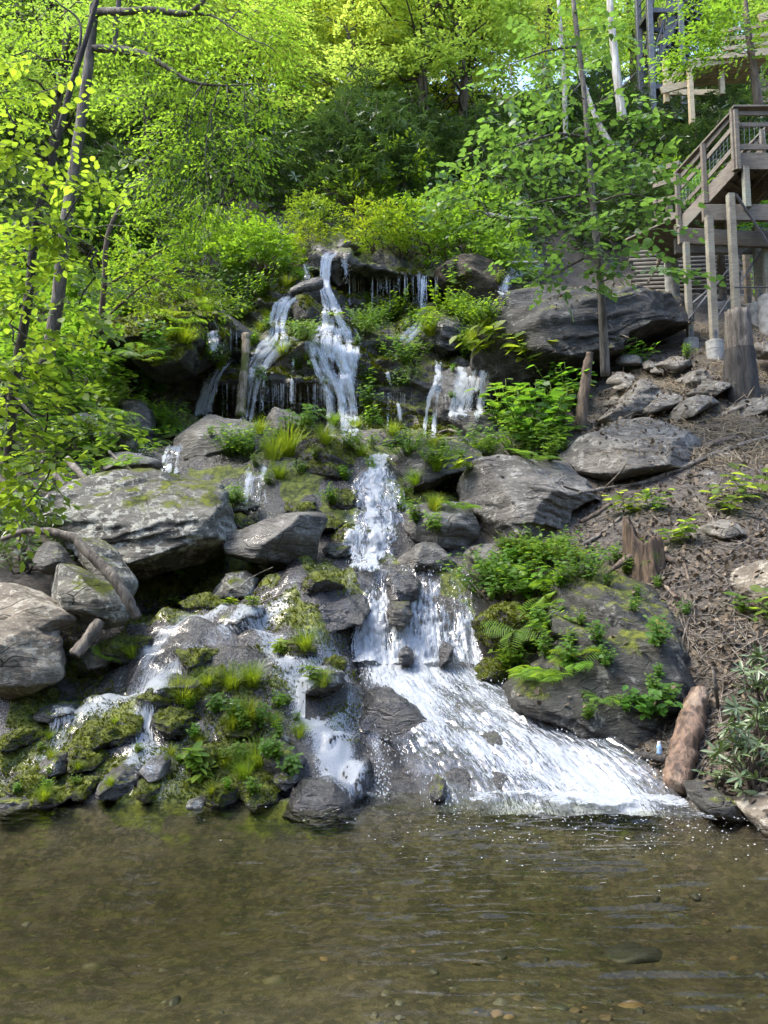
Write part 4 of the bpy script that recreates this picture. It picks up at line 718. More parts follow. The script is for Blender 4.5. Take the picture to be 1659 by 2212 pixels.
# ------------------------------------------------------------------ near trees: trunks, limbs and clumps where they stand
def tree(name, label, trunk, limbs, clumps, Y, bark, lmat, leaf, per=9, T=T_OVAL, F=F_OVAL, length=.35, tint=None, seed=1, cat='tree', droop=.3, tilt=.35, twig=.004, group=None, sides=9, big=0):
    """trunk/limbs: (vx, vy, dY, radius m); clumps: (vx, vy, rx, ry, dY, nsprays) in traced units at depth Y + dY"""
    rs = np.random.RandomState(seed); base = P(trunk[0][0], trunk[0][1], Y + trunk[0][2]); root = empty(name, base); tag(root, label, cat, group)
    mb = MB(); pts = catmull([P(a, b, Y + c) for a, b, c, r in trunk], len(trunk) * 5); rad = np.interp(np.linspace(0, 1, len(pts)), np.linspace(0, 1, len(trunk)), [r for *_, r in trunk])
    mb.tube(pts - base, rad, sides, rough=.06); nodes = [pts]
    mb.build('trunk', bark, root, True)
    lb = MB()
    for l in limbs:
        q = catmull([P(a, b, Y + c) for a, b, c, r in l], len(l) * 5); lb.tube(q - base, np.interp(np.linspace(0, 1, len(q)), np.linspace(0, 1, len(l)), [r for *_, r in l]), 6, rough=.08); nodes.append(q)
    nodes = np.concatenate(nodes); parts = []
    for vx, vy, rx, ry, dY, ns in clumps:
        c = P(vx, vy, Y + dY); s = (Y + dY) / FPX; R = np.array([rx * s, (rx * .75) * s, ry * s])
        cen = c + ball(ns, rs, .25) * R
        dd = np.linalg.norm(nodes - c, axis=1); nb = nodes[np.argmin(dd)]
        out = (cen - nb); out[:, 2] *= .25; out += rs.normal(0, .35, out.shape) * np.array([1, 1, .3])
        sp, (a, b) = sprays(cen - base, out, per, length, leaf, rs, tilt, droop, T, F); parts.append(sp)
        limb(lb, nb - base, c - base, twig * 2.6, twig * 1.3, rs, 5, .05, 5)
        for a_, b_ in zip(a, b):
            if rs.rand() < .8: lb.tube([a_ * .45 + (c - base) * .55 if rs.rand() < .5 else a_, a_, (a_ + b_) / 2 - np.array([0, 0, .06 * length]), b_ - np.array([0, 0, droop * length])], [twig, twig * .8, twig * .6, twig * .3], 3, False)
    lb.build('branches', bark, root, True)
    if big: parts = detach(parts, big, root, lmat, base, tint)
    o = obj('crown', leaf_mesh('crown', parts, lmat), root)
    if big: o['kind'] = 'stuff'
    if tint: o.color = (*tint, 1)
    return root
tree('leaning_sapling', 'nearest thin dark-stemmed sapling with large yellow-green leaves at left', [(20, 1000, .3, .05), (28, 850, .1, .045), (62, 640, 0, .04), (78, 480, 0, .036), (112, 350, 0, .032), (150, 200, 0, .028), (190, 70, 0, .022), (215, -20, 0, .018)],
     [[(75, 600, 0, .015), (60, 640, -.1, .008), (20, 700, -.2, .005)], [(112, 350, 0, .016), (75, 330, -.1, .01), (30, 300, -.2, .005)], [(150, 200, 0, .016), (175, 60, .1, .012), (130, 10, .1, .008), (105, -10, .1, .006)], [(78, 480, 0, .016), (140, 500, -.2, .01), (210, 540, -.3, .005)], [(30, 850, .1, .02), (70, 900, -.1, .012), (130, 980, -.3, .006)]],
     [(30, 120, 60, 60, 0, 9), (20, 320, 50, 55, -.2, 12), (110, 280, 55, 45, -.1, 9), (55, 420, 65, 50, -.2, 13), (190, 390, 55, 45, -.2, 10), (35, 540, 60, 50, -.3, 13), (140, 500, 55, 45, -.3, 12), (55, 650, 70, 50, -.3, 13), (185, 560, 50, 40, -.3, 9), (170, 660, 55, 45, -.3, 9), (40, 780, 60, 50, -.4, 13), (110, 860, 70, 45, -.4, 13), (50, 930, 80, 45, -.4, 15), (130, 990, 80, 40, -.5, 14), (40, 1030, 70, 35, -.5, 12), (200, 920, 45, 30, -.4, 6), (60, 1090, 60, 30, -.5, 7), (10, 860, 40, 40, -.4, 8), (0, 660, 40, 40, -.3, 8), (0, 200, 40, 50, -.2, 7), (90, 740, 50, 40, -.3, 8)],
     6.6, B_DARK, L_YEL, .088, 10, T_WIDE, F_OVAL, .42, (1.08, 1.1, .85), 3, big=300)
tree('grey_trunk_tree', 'old tree with thick pale grey trunk and layered bright green sprays at left', [(100, 790, .4, .105), (125, 650, .2, .092), (140, 500, 0, .084), (165, 330, 0, .078), (190, 150, 0, .07), (205, 0, 0, .064), (215, -120, 0, .056)],
     [[(200, 105, 0, .06), (262, 108, -.1, .06), (310, 118, -.3, .05), (360, 145, -.4, .035), (410, 175, -.5, .025), (480, 185, -.6, .014), (570, 180, -.6, .006)], [(205, 25, 0, .06), (270, 25, -.3, .055), (330, 22, -.4, .05), (400, 30, -.5, .042), (430, 12, -.6, .035), (450, -15, -.6, .03)], [(400, 30, -.5, .03), (460, 35, -.6, .015), (520, 75, -.7, .01), (570, 95, -.8, .005)], [(250, 110, 0, .04), (250, 60, .1, .045), (255, 20, .1, .04), (260, -40, .1, .035)]],
     [(260, 30, 90, 60, 0, 44), (400, 60, 110, 60, -.3, 57), (520, 60, 100, 60, -.3, 52), (600, 120, 70, 60, -.4, 33), (340, 110, 100, 50, -.3, 46), (450, 170, 110, 40, -.5, 52), (560, 210, 80, 55, -.5, 39), (330, 215, 90, 40, -.3, 39), (440, 260, 100, 36, -.4, 44), (540, 300, 70, 40, -.5, 31), (400, 330, 100, 32, -.4, 39), (500, 370, 80, 32, -.5, 28), (360, 400, 90, 30, -.4, 33), (440, 440, 70, 26, -.5, 23), (300, 330, 70, 40, -.2, 26), (310, 470, 80, 28, -.4, 26), (420, 495, 60, 20, -.5, 15), (150, 60, 90, 60, .3, 33), (60, 60, 80, 60, .5, 28), (60, 220, 80, 60, .8, 26), (250, 150, 60, 40, .4, 15), (560, 20, 80, 40, -.3, 31), (470, 10, 90, 40, -.3, 31)],
     10.4, B_GREY, L_YEL, .074, 11, T_OVAL, F_OVAL, .5, (.92, 1.08, .9), 4, big=300)
tree('layered_sapling', 'low sapling with flat yellow-green sprays in front of the mossy outcrop', [(215, 720, .5, .045), (225, 620, .3, .04), (235, 500, .2, .035), (290, 400, .3, .025), (340, 300, .3, .02), (380, 220, .3, .012)],
     [[(225, 620, .3, .025), (290, 580, 0, .016), (350, 540, -.2, .01), (400, 520, -.3, .005)], [(215, 700, .4, .02), (280, 640, 0, .015), (330, 600, -.2, .01)]],
     [(300, 590, 70, 22, 0, 20), (370, 590, 70, 25, -.1, 22), (430, 610, 50, 24, -.2, 15), (330, 640, 60, 25, -.1, 14), (420, 660, 40, 25, -.2, 9), (280, 640, 50, 25, 0, 10), (300, 540, 60, 22, 0, 12), (450, 640, 30, 25, -.2, 7)],
     10.6, B_BROWN, L_YEL, .08, 10, T_OVAL, F_OVAL, .42, (.95, 1.0, .7), 5)
tree('redbud_tree', 'slender tree with heart-shaped blue-green leaves right of the falls', [(1308, 812, .2, .075), (1300, 650, .1, .06), (1285, 480, 0, .05), (1272, 330, 0, .043), (1262, 200, 0, .038), (1245, 60, 0, .04), (1235, -40, 0, .03)],
     [[(1285, 420, 0, .03), (1230, 425, -.2, .02), (1150, 440, -.3, .012), (1060, 470, -.4, .006)], [(1290, 540, 0, .03), (1200, 590, -.3, .018), (1120, 620, -.4, .008)], [(1272, 300, 0, .03), (1200, 290, -.2, .018), (1100, 320, -.3, .008)], [(1285, 440, 0, .025), (1350, 420, -.3, .015), (1420, 430, -.4, .006)], [(1266, 240, 0, .025), (1330, 200, -.2, .015), (1380, 150, -.2, .006)], [(1250, 100, 0, .025), (1180, 110, 0, .015), (1100, 140, 0, .006)]],
     [(1110, 190, 90, 45, 0, 14), (1190, 90, 90, 55, 0, 15), (1290, 60, 60, 50, 0, 9), (1230, 190, 80, 40, -.2, 12), (1060, 320, 90, 40, -.2, 14), (1170, 290, 110, 40, -.3, 19), (1310, 260, 90, 45, -.3, 15), (1385, 330, 45, 40, -.3, 7), (1020, 400, 75, 32, -.3, 11), (1130, 390, 110, 40, -.4, 20), (1270, 380, 100, 40, -.4, 18), (1390, 410, 65, 40, -.4, 10), (1080, 460, 85, 35, -.4, 14), (1200, 470, 110, 36, -.5, 20), (1320, 480, 90, 36, -.5, 14), (1400, 500, 50, 30, -.4, 5), (1180, 540, 100, 28, -.5, 14), (1310, 560, 70, 28, -.5, 7), (1130, 590, 70, 22, -.5, 6), (1230, 610, 90, 22, -.5, 10), (1350, 590, 60, 18, -.5, 5), (1440, 590, 60, 12, -.5, 5), (980, 430, 40, 25, -.3, 5)],
     11.2, B_GREY, L_BLUE, .112, 8, T_HEART, F_HT, .55, (1.15, 1.12, 1.1), 6, droop=.35, big=300)
tree('leafy_tree', 'dark-leaved young tree before the upper wooden walkway', [(1640, 235, 0, .12), (1628, 150, 0, .10), (1615, 60, 0, .08), (1605, -40, 0, .06)], [],
     [(1560, 60, 80, 40, -.3, 34), (1500, 105, 55, 40, -.3, 20), (1620, 30, 70, 45, -.3, 30), (1470, 150, 45, 25, -.4, 12), (1540, 130, 60, 25, -.3, 16), (1590, 100, 60, 30, -.2, 18), (1530, 10, 60, 35, -.2, 18), (1655, 90, 40, 40, -.2, 12)],
     19, B_BROWN, L_MID, .15, 10, T_OVAL, F_OVAL, .7, None, 7)
for lab, tr in [('tall pale birch-like trunk behind the redbud crown', [(1345, 260, 0, .13), (1332, 160, 0, .12), (1322, 60, 0, .10), (1312, -60, 0, .08)]), ('thin pale trunk left of the tall pale one', [(1222, 300, 1, .08), (1218, 160, 1, .07), (1206, 0, 1, .05)]), ('leaning pale trunk low behind the redbud', [(1330, 330, 0, .10), (1290, 260, 0, .08), (1250, 150, 0, .05)])]:
    tree('slender_tree', lab, tr, [], [(tr[-1][0] + random.uniform(-60, 60), tr[-1][1] + 60, 90, 40, .5, 14), (tr[-1][0] + random.uniform(-60, 60), tr[-1][1] + 150, 70, 40, .5, 8)], 20.5, B_PALE, L_MID, .16, 9, T_OVAL, F_OVAL, .8, None, 9)

# ------------------------------------------------------------------ forest behind: a few crowns, many trees
def crown_variant(seed, h, w, n, leaf, low=.25, length=.8):
    rs = np.random.RandomState(seed); parts = []; lb = MB(); tk = MB(); pts = [np.array([rs.normal(0, .15) * t * 2, rs.normal(0, .15) * t * 2, h * t]) for t in np.linspace(0, .97, 9)]; pts[0][:2] = 0
    tk.tube(pts, list(np.linspace(.020 * h, .005 * h, 9)), 7); pa = np.array(pts)
    ncl = 26
    for j in range(ncl):
        t = low + (1 - low) * (j + rs.rand()) / ncl; rr = w * .5 * (1 - ((t - .5) / .62) ** 2) ** .5 if abs(t - .5) < .62 else .2 * w
        a = rs.uniform(0, 6.283); c = np.array([math.cos(a) * rr * rs.uniform(.35, 1), math.sin(a) * rr * rs.uniform(.35, 1), h * t]); R = np.array([w * .22, w * .22, h * .045]) * rs.uniform(.7, 1.4)
        ns = int(n / ncl / 10); cen = c + ball(ns, rs, .2) * R; b0 = np.array([np.interp(h * (t - .08), pa[:, 2], pa[:, k]) for k in range(3)])
        out = cen - b0; out[:, 2] *= .2; out += rs.normal(0, .5, out.shape) * np.array([1, 1, .3])
        sp, _ = sprays(cen, out, 10, length, leaf, rs, .45, .35); parts.append(sp); limb(lb, b0, c, .006 * h, .0015 * h, rs, 5, .04, 4)
    return tk, lb, parts
VAR = []
for sd, h, w, n, leaf, mat in [(21, 12, 6.5, 10500, .2, L_YELF), (22, 14, 7, 11500, .21, L_YELF), (23, 11, 6, 10000, .19, L_MIDF), (24, 13, 7, 11500, .2, L_MIDF), (25, 9, 5.5, 7000, .19, L_DARK), (26, 7, 5, 8000, .15, L_MIDF)]:
    tk, lb, parts = crown_variant(sd, h, w, n, leaf)
    VAR.append((mesh('trunk', tk.v, tk.f, B_BROWN), mesh('branches', lb.v, lb.f, B_BROWN), leaf_mesh('crown', parts, mat), h))
def forest(name, label, cat, group, x, y, var, sc, tint=(1, 1, 1), rz=None, z=None):
    tm, bm_, cm, h = VAR[var]; o = empty(name, (x, y, (gz(x, y)[0] if z is None else z) - .2)); o.scale = (sc,) * 3; o.rotation_euler.z = random.uniform(0, 6.28) if rz is None else rz; tag(o, label, cat, group)
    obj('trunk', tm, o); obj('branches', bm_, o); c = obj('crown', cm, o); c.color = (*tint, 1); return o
frs = np.random.RandomState(40); LBL = ['tall sunlit yellow-green tree on the slope above the falls', 'tall sunlit yellow-green tree on the slope above the falls', 'mid-green forest tree on the slope above the falls', 'mid-green forest tree on the slope above the falls', 'small dark-leaved tree in the shaded understorey', 'short bushy green tree at the forest edge']
ROWS = ['lowest on the slope', 'second up the slope', 'third up the slope', 'fourth up the slope', 'fifth up the slope', 'topmost on the slope']
ZONES = ['at the left picture edge', 'behind the leaning sapling', 'behind the thick grey trunk', 'above the mossy outcrop', 'above the left ledge bushes', 'above the left main fall', 'above the main fall', 'above the drip ledge', 'above the brown boulder', 'left behind the redbud', 'behind the redbud stem', 'beside the steel stair tower', 'behind the upper walkway', 'at the right picture edge']
spots = []
for row, (Y, vmin, vmax, step) in enumerate([(23, -150, 1800, 170), (27, -150, 1850, 150), (32, -200, 1900, 150), (38, -200, 1900, 150), (46, -200, 1900, 140), (56, -200, 1900, 140)]):
    for vx in np.arange(vmin, vmax, step):
        spots.append((vx + frs.uniform(-60, 60), Y + frs.uniform(-2, 2)))
for vx, Y in spots:
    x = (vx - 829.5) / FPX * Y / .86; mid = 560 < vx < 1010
    if 1180 < vx < 1900 and Y < 31: continue
    if 1240 < vx < 1560 and Y < 36: continue
    if 990 < vx < 1110 and Y > 30: continue
    if Y < 25: v = frs.choice([2, 5, 3, 5]); sc = frs.uniform(.7, .95)
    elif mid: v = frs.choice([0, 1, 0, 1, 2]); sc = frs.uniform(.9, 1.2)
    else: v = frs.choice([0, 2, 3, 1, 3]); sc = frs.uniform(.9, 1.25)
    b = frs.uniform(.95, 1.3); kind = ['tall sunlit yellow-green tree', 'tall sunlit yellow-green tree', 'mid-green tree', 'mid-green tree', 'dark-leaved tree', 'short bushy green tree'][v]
    forest('forest_tree', '%s %s, %s' % (kind, ROWS[int(np.argmin(np.abs(np.array([23, 27, 32, 38, 46, 56]) - Y)))], ZONES[int(np.clip((vx + 200) // 150, 0, 13))]), 'tree', 'forest trees on the slope', x, Y, v, sc, (b * (1.2 if mid else 1) * (1.3 if mid and Y > 29 else 1), b * (1.1 if mid else 1) * (1.25 if mid and Y > 29 else 1), b))  # central crowns tinted brighter, most of all far up: sunlight put into colour
# understorey shrubs with whorled leathery leaves
def whorls(cen, rs, n=8, leaf=.14, droop=.35, T=T_LONG, F=F_OVAL):
    M = len(cen); a = np.arange(n) * 6.283 / n + rs.uniform(0, 6.28, (M, 1)) + rs.normal(0, .2, (M, n)); ax = unit(np.array([0, 0, 1.0]) + rs.normal(0, .4, (M, 3)))
    s = unit(np.cross(ax, np.array([.3, 1, .1]))); t = np.cross(ax, s)
    d = s[:, None] * np.cos(a)[..., None] + t[:, None] * np.sin(a)[..., None] + ax[:, None] * rs.uniform(-droop, .5, (M, n, 1))
    return leaves(np.repeat(cen, n, 0), d.reshape(-1, 3), np.repeat(ax, n, 0) + rs.normal(0, .25, (M * n, 3)), leaf * rs.uniform(.7, 1.15, M * n), T, F, rs)
def shrub_variant(seed, w, h, n, leaf, T=T_LONG, F=F_OVAL, stems=9, kind='whorl'):
    rs = np.random.RandomState(seed); lb = MB(); parts = []
    b = ball(n, rs, .55); b[:, 2] = np.abs(b[:, 2]); cl = vn(b * 3 + seed); b *= (1 + .25 * cl[:, None]); cen = b * np.array([w / 2, w / 2, h]) + np.array([0, 0, .08 * h])
    if kind == 'whorl': parts.append(whorls(cen, rs, 8, leaf, .35, T, F))
    else: parts.append(sprays(cen, b * np.array([1, 1, .3]) + rs.normal(0, .3, b.shape), 7, leaf * 2.6, leaf, rs, .4, .3, T, F)[0])
    for j in range(stems): limb(lb, rs.normal(0, .04 * w, 3) * np.array([1, 1, 0]), cen[j * 3], .014 * h + .004, .004, rs, 6, .07, 5)
    return lb, parts
SV = []
for sd, w, h, n, leaf, mat, T, F, kd in [(31, 3.0, 2.0, 420, .17, L_DARK, T_LONG, F_OVAL, 'whorl'), (32, 2.6, 2.4, 420, .16, L_DARK, T_LONG, F_OVAL, 'whorl'), (33, 1.6, 1.0, 330, .07, L_MID, T_WIDE, F_OVAL, 'spray'), (34, 1.3, .9, 260, .075, L_GRASS, T_OVAL, F_OVAL, 'spray'), (35, 1.6, 1.3, 280, .10, L_MID, T_WIDE, F_OVAL, 'spray'), (36, 1.0, .9, 70, .15, L_RHODO, T_LONG, F_OVAL, 'whorl')]:
    lb, parts = shrub_variant(sd, w, h, n, leaf, T, F, 9, kd); SV.append((mesh('stems', lb.v, lb.f, B_BROWN), leaf_mesh('foliage', parts, mat)))
def shrub(name, label, cat, loc, v, sc, tint=(1, 1, 1), group=None):
    o = empty(name, loc); o.scale = sc if hasattr(sc, '__len__') else (sc,) * 3; o.rotation_euler.z = random.uniform(0, 6.28); tag(o, label, cat, group); obj('stems', SV[v][0], o); c = obj('foliage', SV[v][1], o); c.color = (*tint, 1); return o
for j in range(64):
    Y = frs.uniform(18.6, 31); vx = frs.uniform(-100, 1350 if Y < 22 else 1650); x = (vx - 829.5) / FPX * Y / .88
    if Y < 20 and 560 < vx < 1000 and frs.rand() < .6: continue
    shrub('rhododendron', 'dark rhododendron %s, %s' % ('close above the ledge' if Y < 21 else 'in the second band of thicket' if Y < 24 else 'in the third band of thicket' if Y < 27.5 else 'in the topmost band of thicket', ZONES[int(np.clip((vx + 200) // 150, 0, 13))]), 'shrub', (x, Y, gz(x, Y)[0] - .1), frs.randint(2), frs.uniform(.8, 1.5), group='rhododendrons above the falls')
# ------------------------------------------------------------------ viewing deck with stair
def V3(p): return Vector(tuple(p))
def part(root, name, mat, fn, smooth_=False):
    mb = MB(); fn(mb); base = Vector(root.location); mb.v = [tuple(Vector(q) - base) for q in mb.v]; return mb.build(name, mat, root, smooth_)
Tn = V3(P(1589, 333, 14.3)); rail_h = V3(P(1587, 238, 14.3)).z - Tn.z; Bn = V3(P(1469, 470, 15.3)); Bn.z = V3(P(1468, 378, 15.3)).z - rail_h
deck = tag(empty('viewing_deck', (Tn.x, Tn.y, V3(P(1540, 776, 14.1)).z)), 'weathered timber viewing deck with stair on tall posts at right', 'deck')
sd = (Bn - Tn); hd = Vector((sd.x, sd.y, 0)).normalized(); pr = Vector((hd.y, -hd.x, 0)); pr = pr if pr.x > 0 else -pr; SW = 1.15
for j in range(12): part(deck, 'deck_board', W_GREY, lambda b: b.beam(Tn + Vector((0, .02 + j * .148, -.02)), Tn + Vector((3.2, .02 + j * .148, -.02)), .14, .036))
part(deck, 'rim_board', W_GREY, lambda b: b.beam(Tn + Vector((.04, -.03, -.17)), Tn + Vector((3.2, -.03, -.17)), .045, .34))
part(deck, 'rim_board', W_GREY, lambda b: b.beam(Tn + Vector((0, 0, -.17)), Tn + Vector((0, 1.8, -.17)), .045, .34))
for j in range(6): part(deck, 'joist', W_GREY, lambda b: b.beam(Tn + Vector((.3 + .42 * j, .01, -.15)), Tn + Vector((.3 + .42 * j, 1.8, -.15)), .045, .2))
zb_ = V3(P(1530, 441, 14.3)).z
for yy in (.05, 1.5): part(deck, 'beam', W_GREY, lambda b: b.beam((V3(P(1520, 460, 14.3)).x, Tn.y + yy, zb_ - .16), (Tn.x + 3.2, Tn.y + yy, zb_ - .16), .09, .33))
for x0, yy in ((Tn.x + .05, .05), (Tn.x + 1.2, .05), (Tn.x + .3, 1.5), (Tn.x + 1.5, 1.5)): part(deck, 'post', W_POST, lambda b: b.beam((x0 + .1, Tn.y + yy - .1, zb_ - .1), (x0 + .1, Tn.y + yy - .1, Tn.z - .3), .12, .12, (0, 1, 0)))
for pts in ([(-.0, -.08)], [(.78, -.08)], [(1.55, -.08)]):
    x0 = Tn.x + pts[0][0]; part(deck, 'railing_post', W_GREY, lambda b: b.beam((x0, Tn.y - .07, Tn.z - .36), (x0, Tn.y - .07, Tn.z + rail_h - .04), .09, .09, (0, 1, 0)))
part(deck, 'handrail', W_GREY, lambda b: b.beam(Tn + Vector((-.06, -.07, rail_h)), Tn + Vector((3.2, -.07, rail_h + .02)), .15, .04))
for zz, hh in ((rail_h - .1, .09), (rail_h - .34, .09), (.12, .12)): part(deck, 'rail', W_GREY, lambda b: b.beam(Tn + Vector((.05, -.045, zz)), Tn + Vector((3.2, -.045, zz)), .04, hh))
def wire(b, p0, p1, z0, z1, nx, nz, slope=0.0):
    for i in range(nx + 1):
        q = p0.lerp(p1, i / nx); b.tube([q + Vector((0, 0, z0)), q + Vector((0, 0, z1))], .0028, 4)
    for i in range(nz + 1):
        zz = z0 + (z1 - z0) * i / nz; b.tube([p0 + Vector((0, 0, zz)), p1 + Vector((0, 0, zz))], .0028, 4)
part(deck, 'wire_panel', M_WIRE, lambda b: wire(b, Tn + Vector((.06, -.06, 0)), Tn + Vector((3.1, -.06, 0)), .18, rail_h - .36, 30, 4))
for side in (0, 1):                                      # the stair
    o = pr * SW * side
    part(deck, 'stringer', W_GREY, lambda b: b.beam(Tn + o + Vector((0, 0, -.22)), Bn + o + Vector((0, 0, -.2)), .045, .30))
    for t in (0, .52, 1): part(deck, 'railing_post', W_GREY, lambda b: b.beam(Tn.lerp(Bn, t) + o - pr * .05 + Vector((0, 0, -.36)), Tn.lerp(Bn, t) + o - pr * .05 + Vector((0, 0, rail_h)), .09, .09, (0, 1, 0)))
    part(deck, 'handrail', W_GREY, lambda b: b.beam(Tn + o + Vector((0, 0, rail_h + .02)) - hd * .1, Bn + o + Vector((0, 0, rail_h + .02)) + hd * .08, .15, .04))
    for zz in (rail_h - .1, rail_h - .34, .16): part(deck, 'rail', W_GREY, lambda b: b.beam(Tn + o + Vector((0, 0, zz)), Bn + o + Vector((0, 0, zz)), .04, .09))
    part(deck, 'wire_panel', M_WIRE, lambda b: wire(b, Tn + o, Bn + o, .2, rail_h - .36, 16, 4))
for j in range(1, 8):
    q = Tn.lerp(Bn, j / 8); part(deck, 'stair_tread', W_GREY, lambda b: b.beam(q + pr * .03, q + pr * (SW - .03), .24, .04))
for j in range(9): q = Bn + hd * (.06 + .148 * j); part(deck, 'deck_board', W_GREY, lambda b: b.beam(q - pr * .05, q + pr * (SW + .6), .14, .036))
Lc = V3(P(1470, 494, 14.9)); part(deck, 'beam', W_GREY, lambda b: b.beam(Lc + Vector((-.05, 0, -.16)), Lc + Vector((2.6, .25, -.16)), .09, .33))
part(deck, 'beam', W_GREY, lambda b: b.beam(Lc + Vector((0, .1, .02)), Bn + hd * .1 + Vector((0, 0, -.2)), .09, .14))
def tall_post(vx0, vy0, vx1, vy1, Y, w=.135, pier=True, mat=W_POST, ph=.36, pr_=.16):
    top = V3(P(vx0, vy0, Y)); bot = V3(P(vx1, vy1, Y)); x = (top.x + bot.x) / 2; g = drop(x, Y, bot.z + .6); zg = g.z if g else bot.z
    pst = part(deck, 'post', mat, lambda b: b.beam((x, Y, bot.z), (x, Y, top.z), w, w, (0, 1, 0)))
    if pier:
        mb = MB(); prof = [(pr_, -.6), (pr_, ph * .5), (pr_ * .975, ph * .505), (pr_ * .975, ph * .525), (pr_, ph * .53), (pr_, ph - .012), (pr_ * .95, ph)]
        z0 = bot.z - ph; mb.tube([(x, Y, z0 + h_) for r_, h_ in prof], [r_ for r_, h_ in prof], 40); mb.v = [tuple(Vector(q) - Vector(deck.location)) for q in mb.v]
        po = mb.build('concrete_pier', M_CONC, pst, False); bp = MB(); bp.box((x - Vector(deck.location).x, Y - w / 2 - .004 - deck.location.y, bot.z + .1 - deck.location.z), .05, .006, .2)
        for dz in (.05, .15): bp.tube([(x - deck.location.x, Y - w / 2 - deck.location.y, bot.z + dz - deck.location.z), (x - deck.location.x, Y - w / 2 - .02 - deck.location.y, bot.z + dz - deck.location.z)], .012, 8)
        bp.build('bracket', M_STEEL, pst)
tall_post(1532, 468, 1542, 737, 14.1); tall_post(1580, 420, 1591, 742, 14.15); tall_post(1482, 525, 1491, 733, 14.8, .115)
tall_post(1446, 446, 1449, 567, 17.2, .13, True, W_GREY, .3); tall_post(1557, 515, 1561, 655, 16.6, .14, True, W_GREY, .3); tall_post(1612, 520, 1614, 660, 16.9, .12, True, W_GREY); tall_post(1636, 490, 1638, 655, 15.7, .14, True, W_POST, .5, .2); tall_post(1655, 500, 1657, 640, 15.2, .14, True, W_POST, .5, .2); tall_post(1590, 500, 1592, 640, 17.6, .12, True, W_GREY)
for a, b_, ya, yb, w in [((1485, 690), (1636, 505), 14.7, 15.6, .07), ((1590, 420), (1665, 535), 14.05, 14.05, .07), ((1587, 621), (1680, 620), 14.0, 14.0, .05), ((1495, 655), (1560, 600), 15, 16.5, .06), ((1546, 690), (1660, 520), 14.9, 15.4, .06), ((1470, 485), (1400, 610), 16.9, 16.9, .08), ((1440, 470), (1420, 570), 17.1, 17.1, .08), ((1495, 625), (1560, 650), 16, 16.4, .05)]:
    part(deck, 'brace', M_STEEL if w < .075 else W_GREY, lambda b: b.beam(P(*a, ya), P(*b_, yb), w, .012 if w < .075 else .04))
for q0, q1, Y0, Y1 in [((1468, 352), (1412, 370), 16.6, 17.3), ((1468, 385), (1412, 402), 16.6, 17.3), ((1468, 425), (1412, 436), 16.6, 17.3)]:
    part(deck, 'rail', W_GREY, lambda b: b.beam(P(*q0, Y0), P(*q1, Y1), .05, .11))
part(deck, 'rim_board', W_GREY, lambda b: b.beam(P(1470, 470, 16.6), P(1410, 468, 17.3), .05, .2))
crib = tag(empty('log_retaining_wall', P(1480, 620, 17.7)), 'retaining wall of stacked round timbers behind the deck posts', 'wall')
for j in range(13):
    z0 = P(1480, 632, 17.6)[2] + j * .112; o = .03 * j; part(crib, 'timber', W_DARK, lambda b: b.tube([(P(1372, 600, 17.6)[0] + random.uniform(-.08, .08), 17.6 + o, z0), (P(1500, 600, 17.5)[0], 17.5 + o, z0 + .01), (P(1590, 600, 17.4)[0] + random.uniform(-.08, .3), 17.4 + o, z0)], [.056, .058, .055], 10), True)

# ------------------------------------------------------------------ upper walkway and steel stair tower
up = tag(empty('upper_walkway', P(1495, 262, 22)), 'pale new-timber walkway on posts high behind the deck', 'walkway')
for x, y0, y1, Y in [(1440, 130, 222, 22.5), (1495, 150, 268, 22), (1560, 120, 205, 22.6), (1632, 110, 190, 23)]: part(up, 'post', W_NEW, lambda b: b.beam(P(x, y1, Y), (P(x, y1, Y)[0], Y, P(x, y0, Y)[2]), .15, .15, (0, 1, 0)))
for a, b_, Y0, Y1, h in [((1428, 196), (1490, 180), 22.3, 22.3, .22), ((1490, 140), (1665, 112), 22.0, 22.6, .3), ((1437, 190), (1470, 150), 22.4, 22.4, .18), ((1555, 130), (1600, 150), 22.7, 24, .2), ((1440, 200), (1560, 200), 24.5, 24.5, .2), ((1640, 40), (1700, 20), 22.5, 22.5, .25)]: part(up, 'beam', W_NEW, lambda b: b.beam(P(*a, Y0), P(*b_, Y1), .07, h))
for j in range(9): a = V3(P(1490, 133, 22.05)) + Vector((0, .15 * j, 0)); part(up, 'deck_board', W_NEW, lambda b: b.beam(a, a + Vector((2.6, .3, .42)), .14, .04))
for y0 in (100, 80, 60): part(up, 'rail', W_NEW, lambda b: b.beam(P(1560, y0 + 6, 22.4), P(1668, y0 - 8, 22.8), .04, .12))
tw = tag(empty('stair_tower', P(1400, 235, 26)), 'galvanised steel stair tower rising out of the top right', 'tower')
cs = {}
for nm, x, y, Y in [('a', 1386, 235, 26.6), ('b', 1411, 235, 25.8), ('c', 1478, 235, 25.8), ('d', 1456, 235, 26.9)]:
    q = V3(P(x, y, Y)); cs[nm] = q; part(tw, 'column', M_STEEL, lambda b: b.beam(q + Vector((0, 0, -.5)), q + Vector((0, 0, 9)), .2, .2, (0, 1, 0)))
za, zb2, zc = P(1400, 195, 26)[2], P(1400, 32, 26)[2], P(1400, -90, 26)[2]
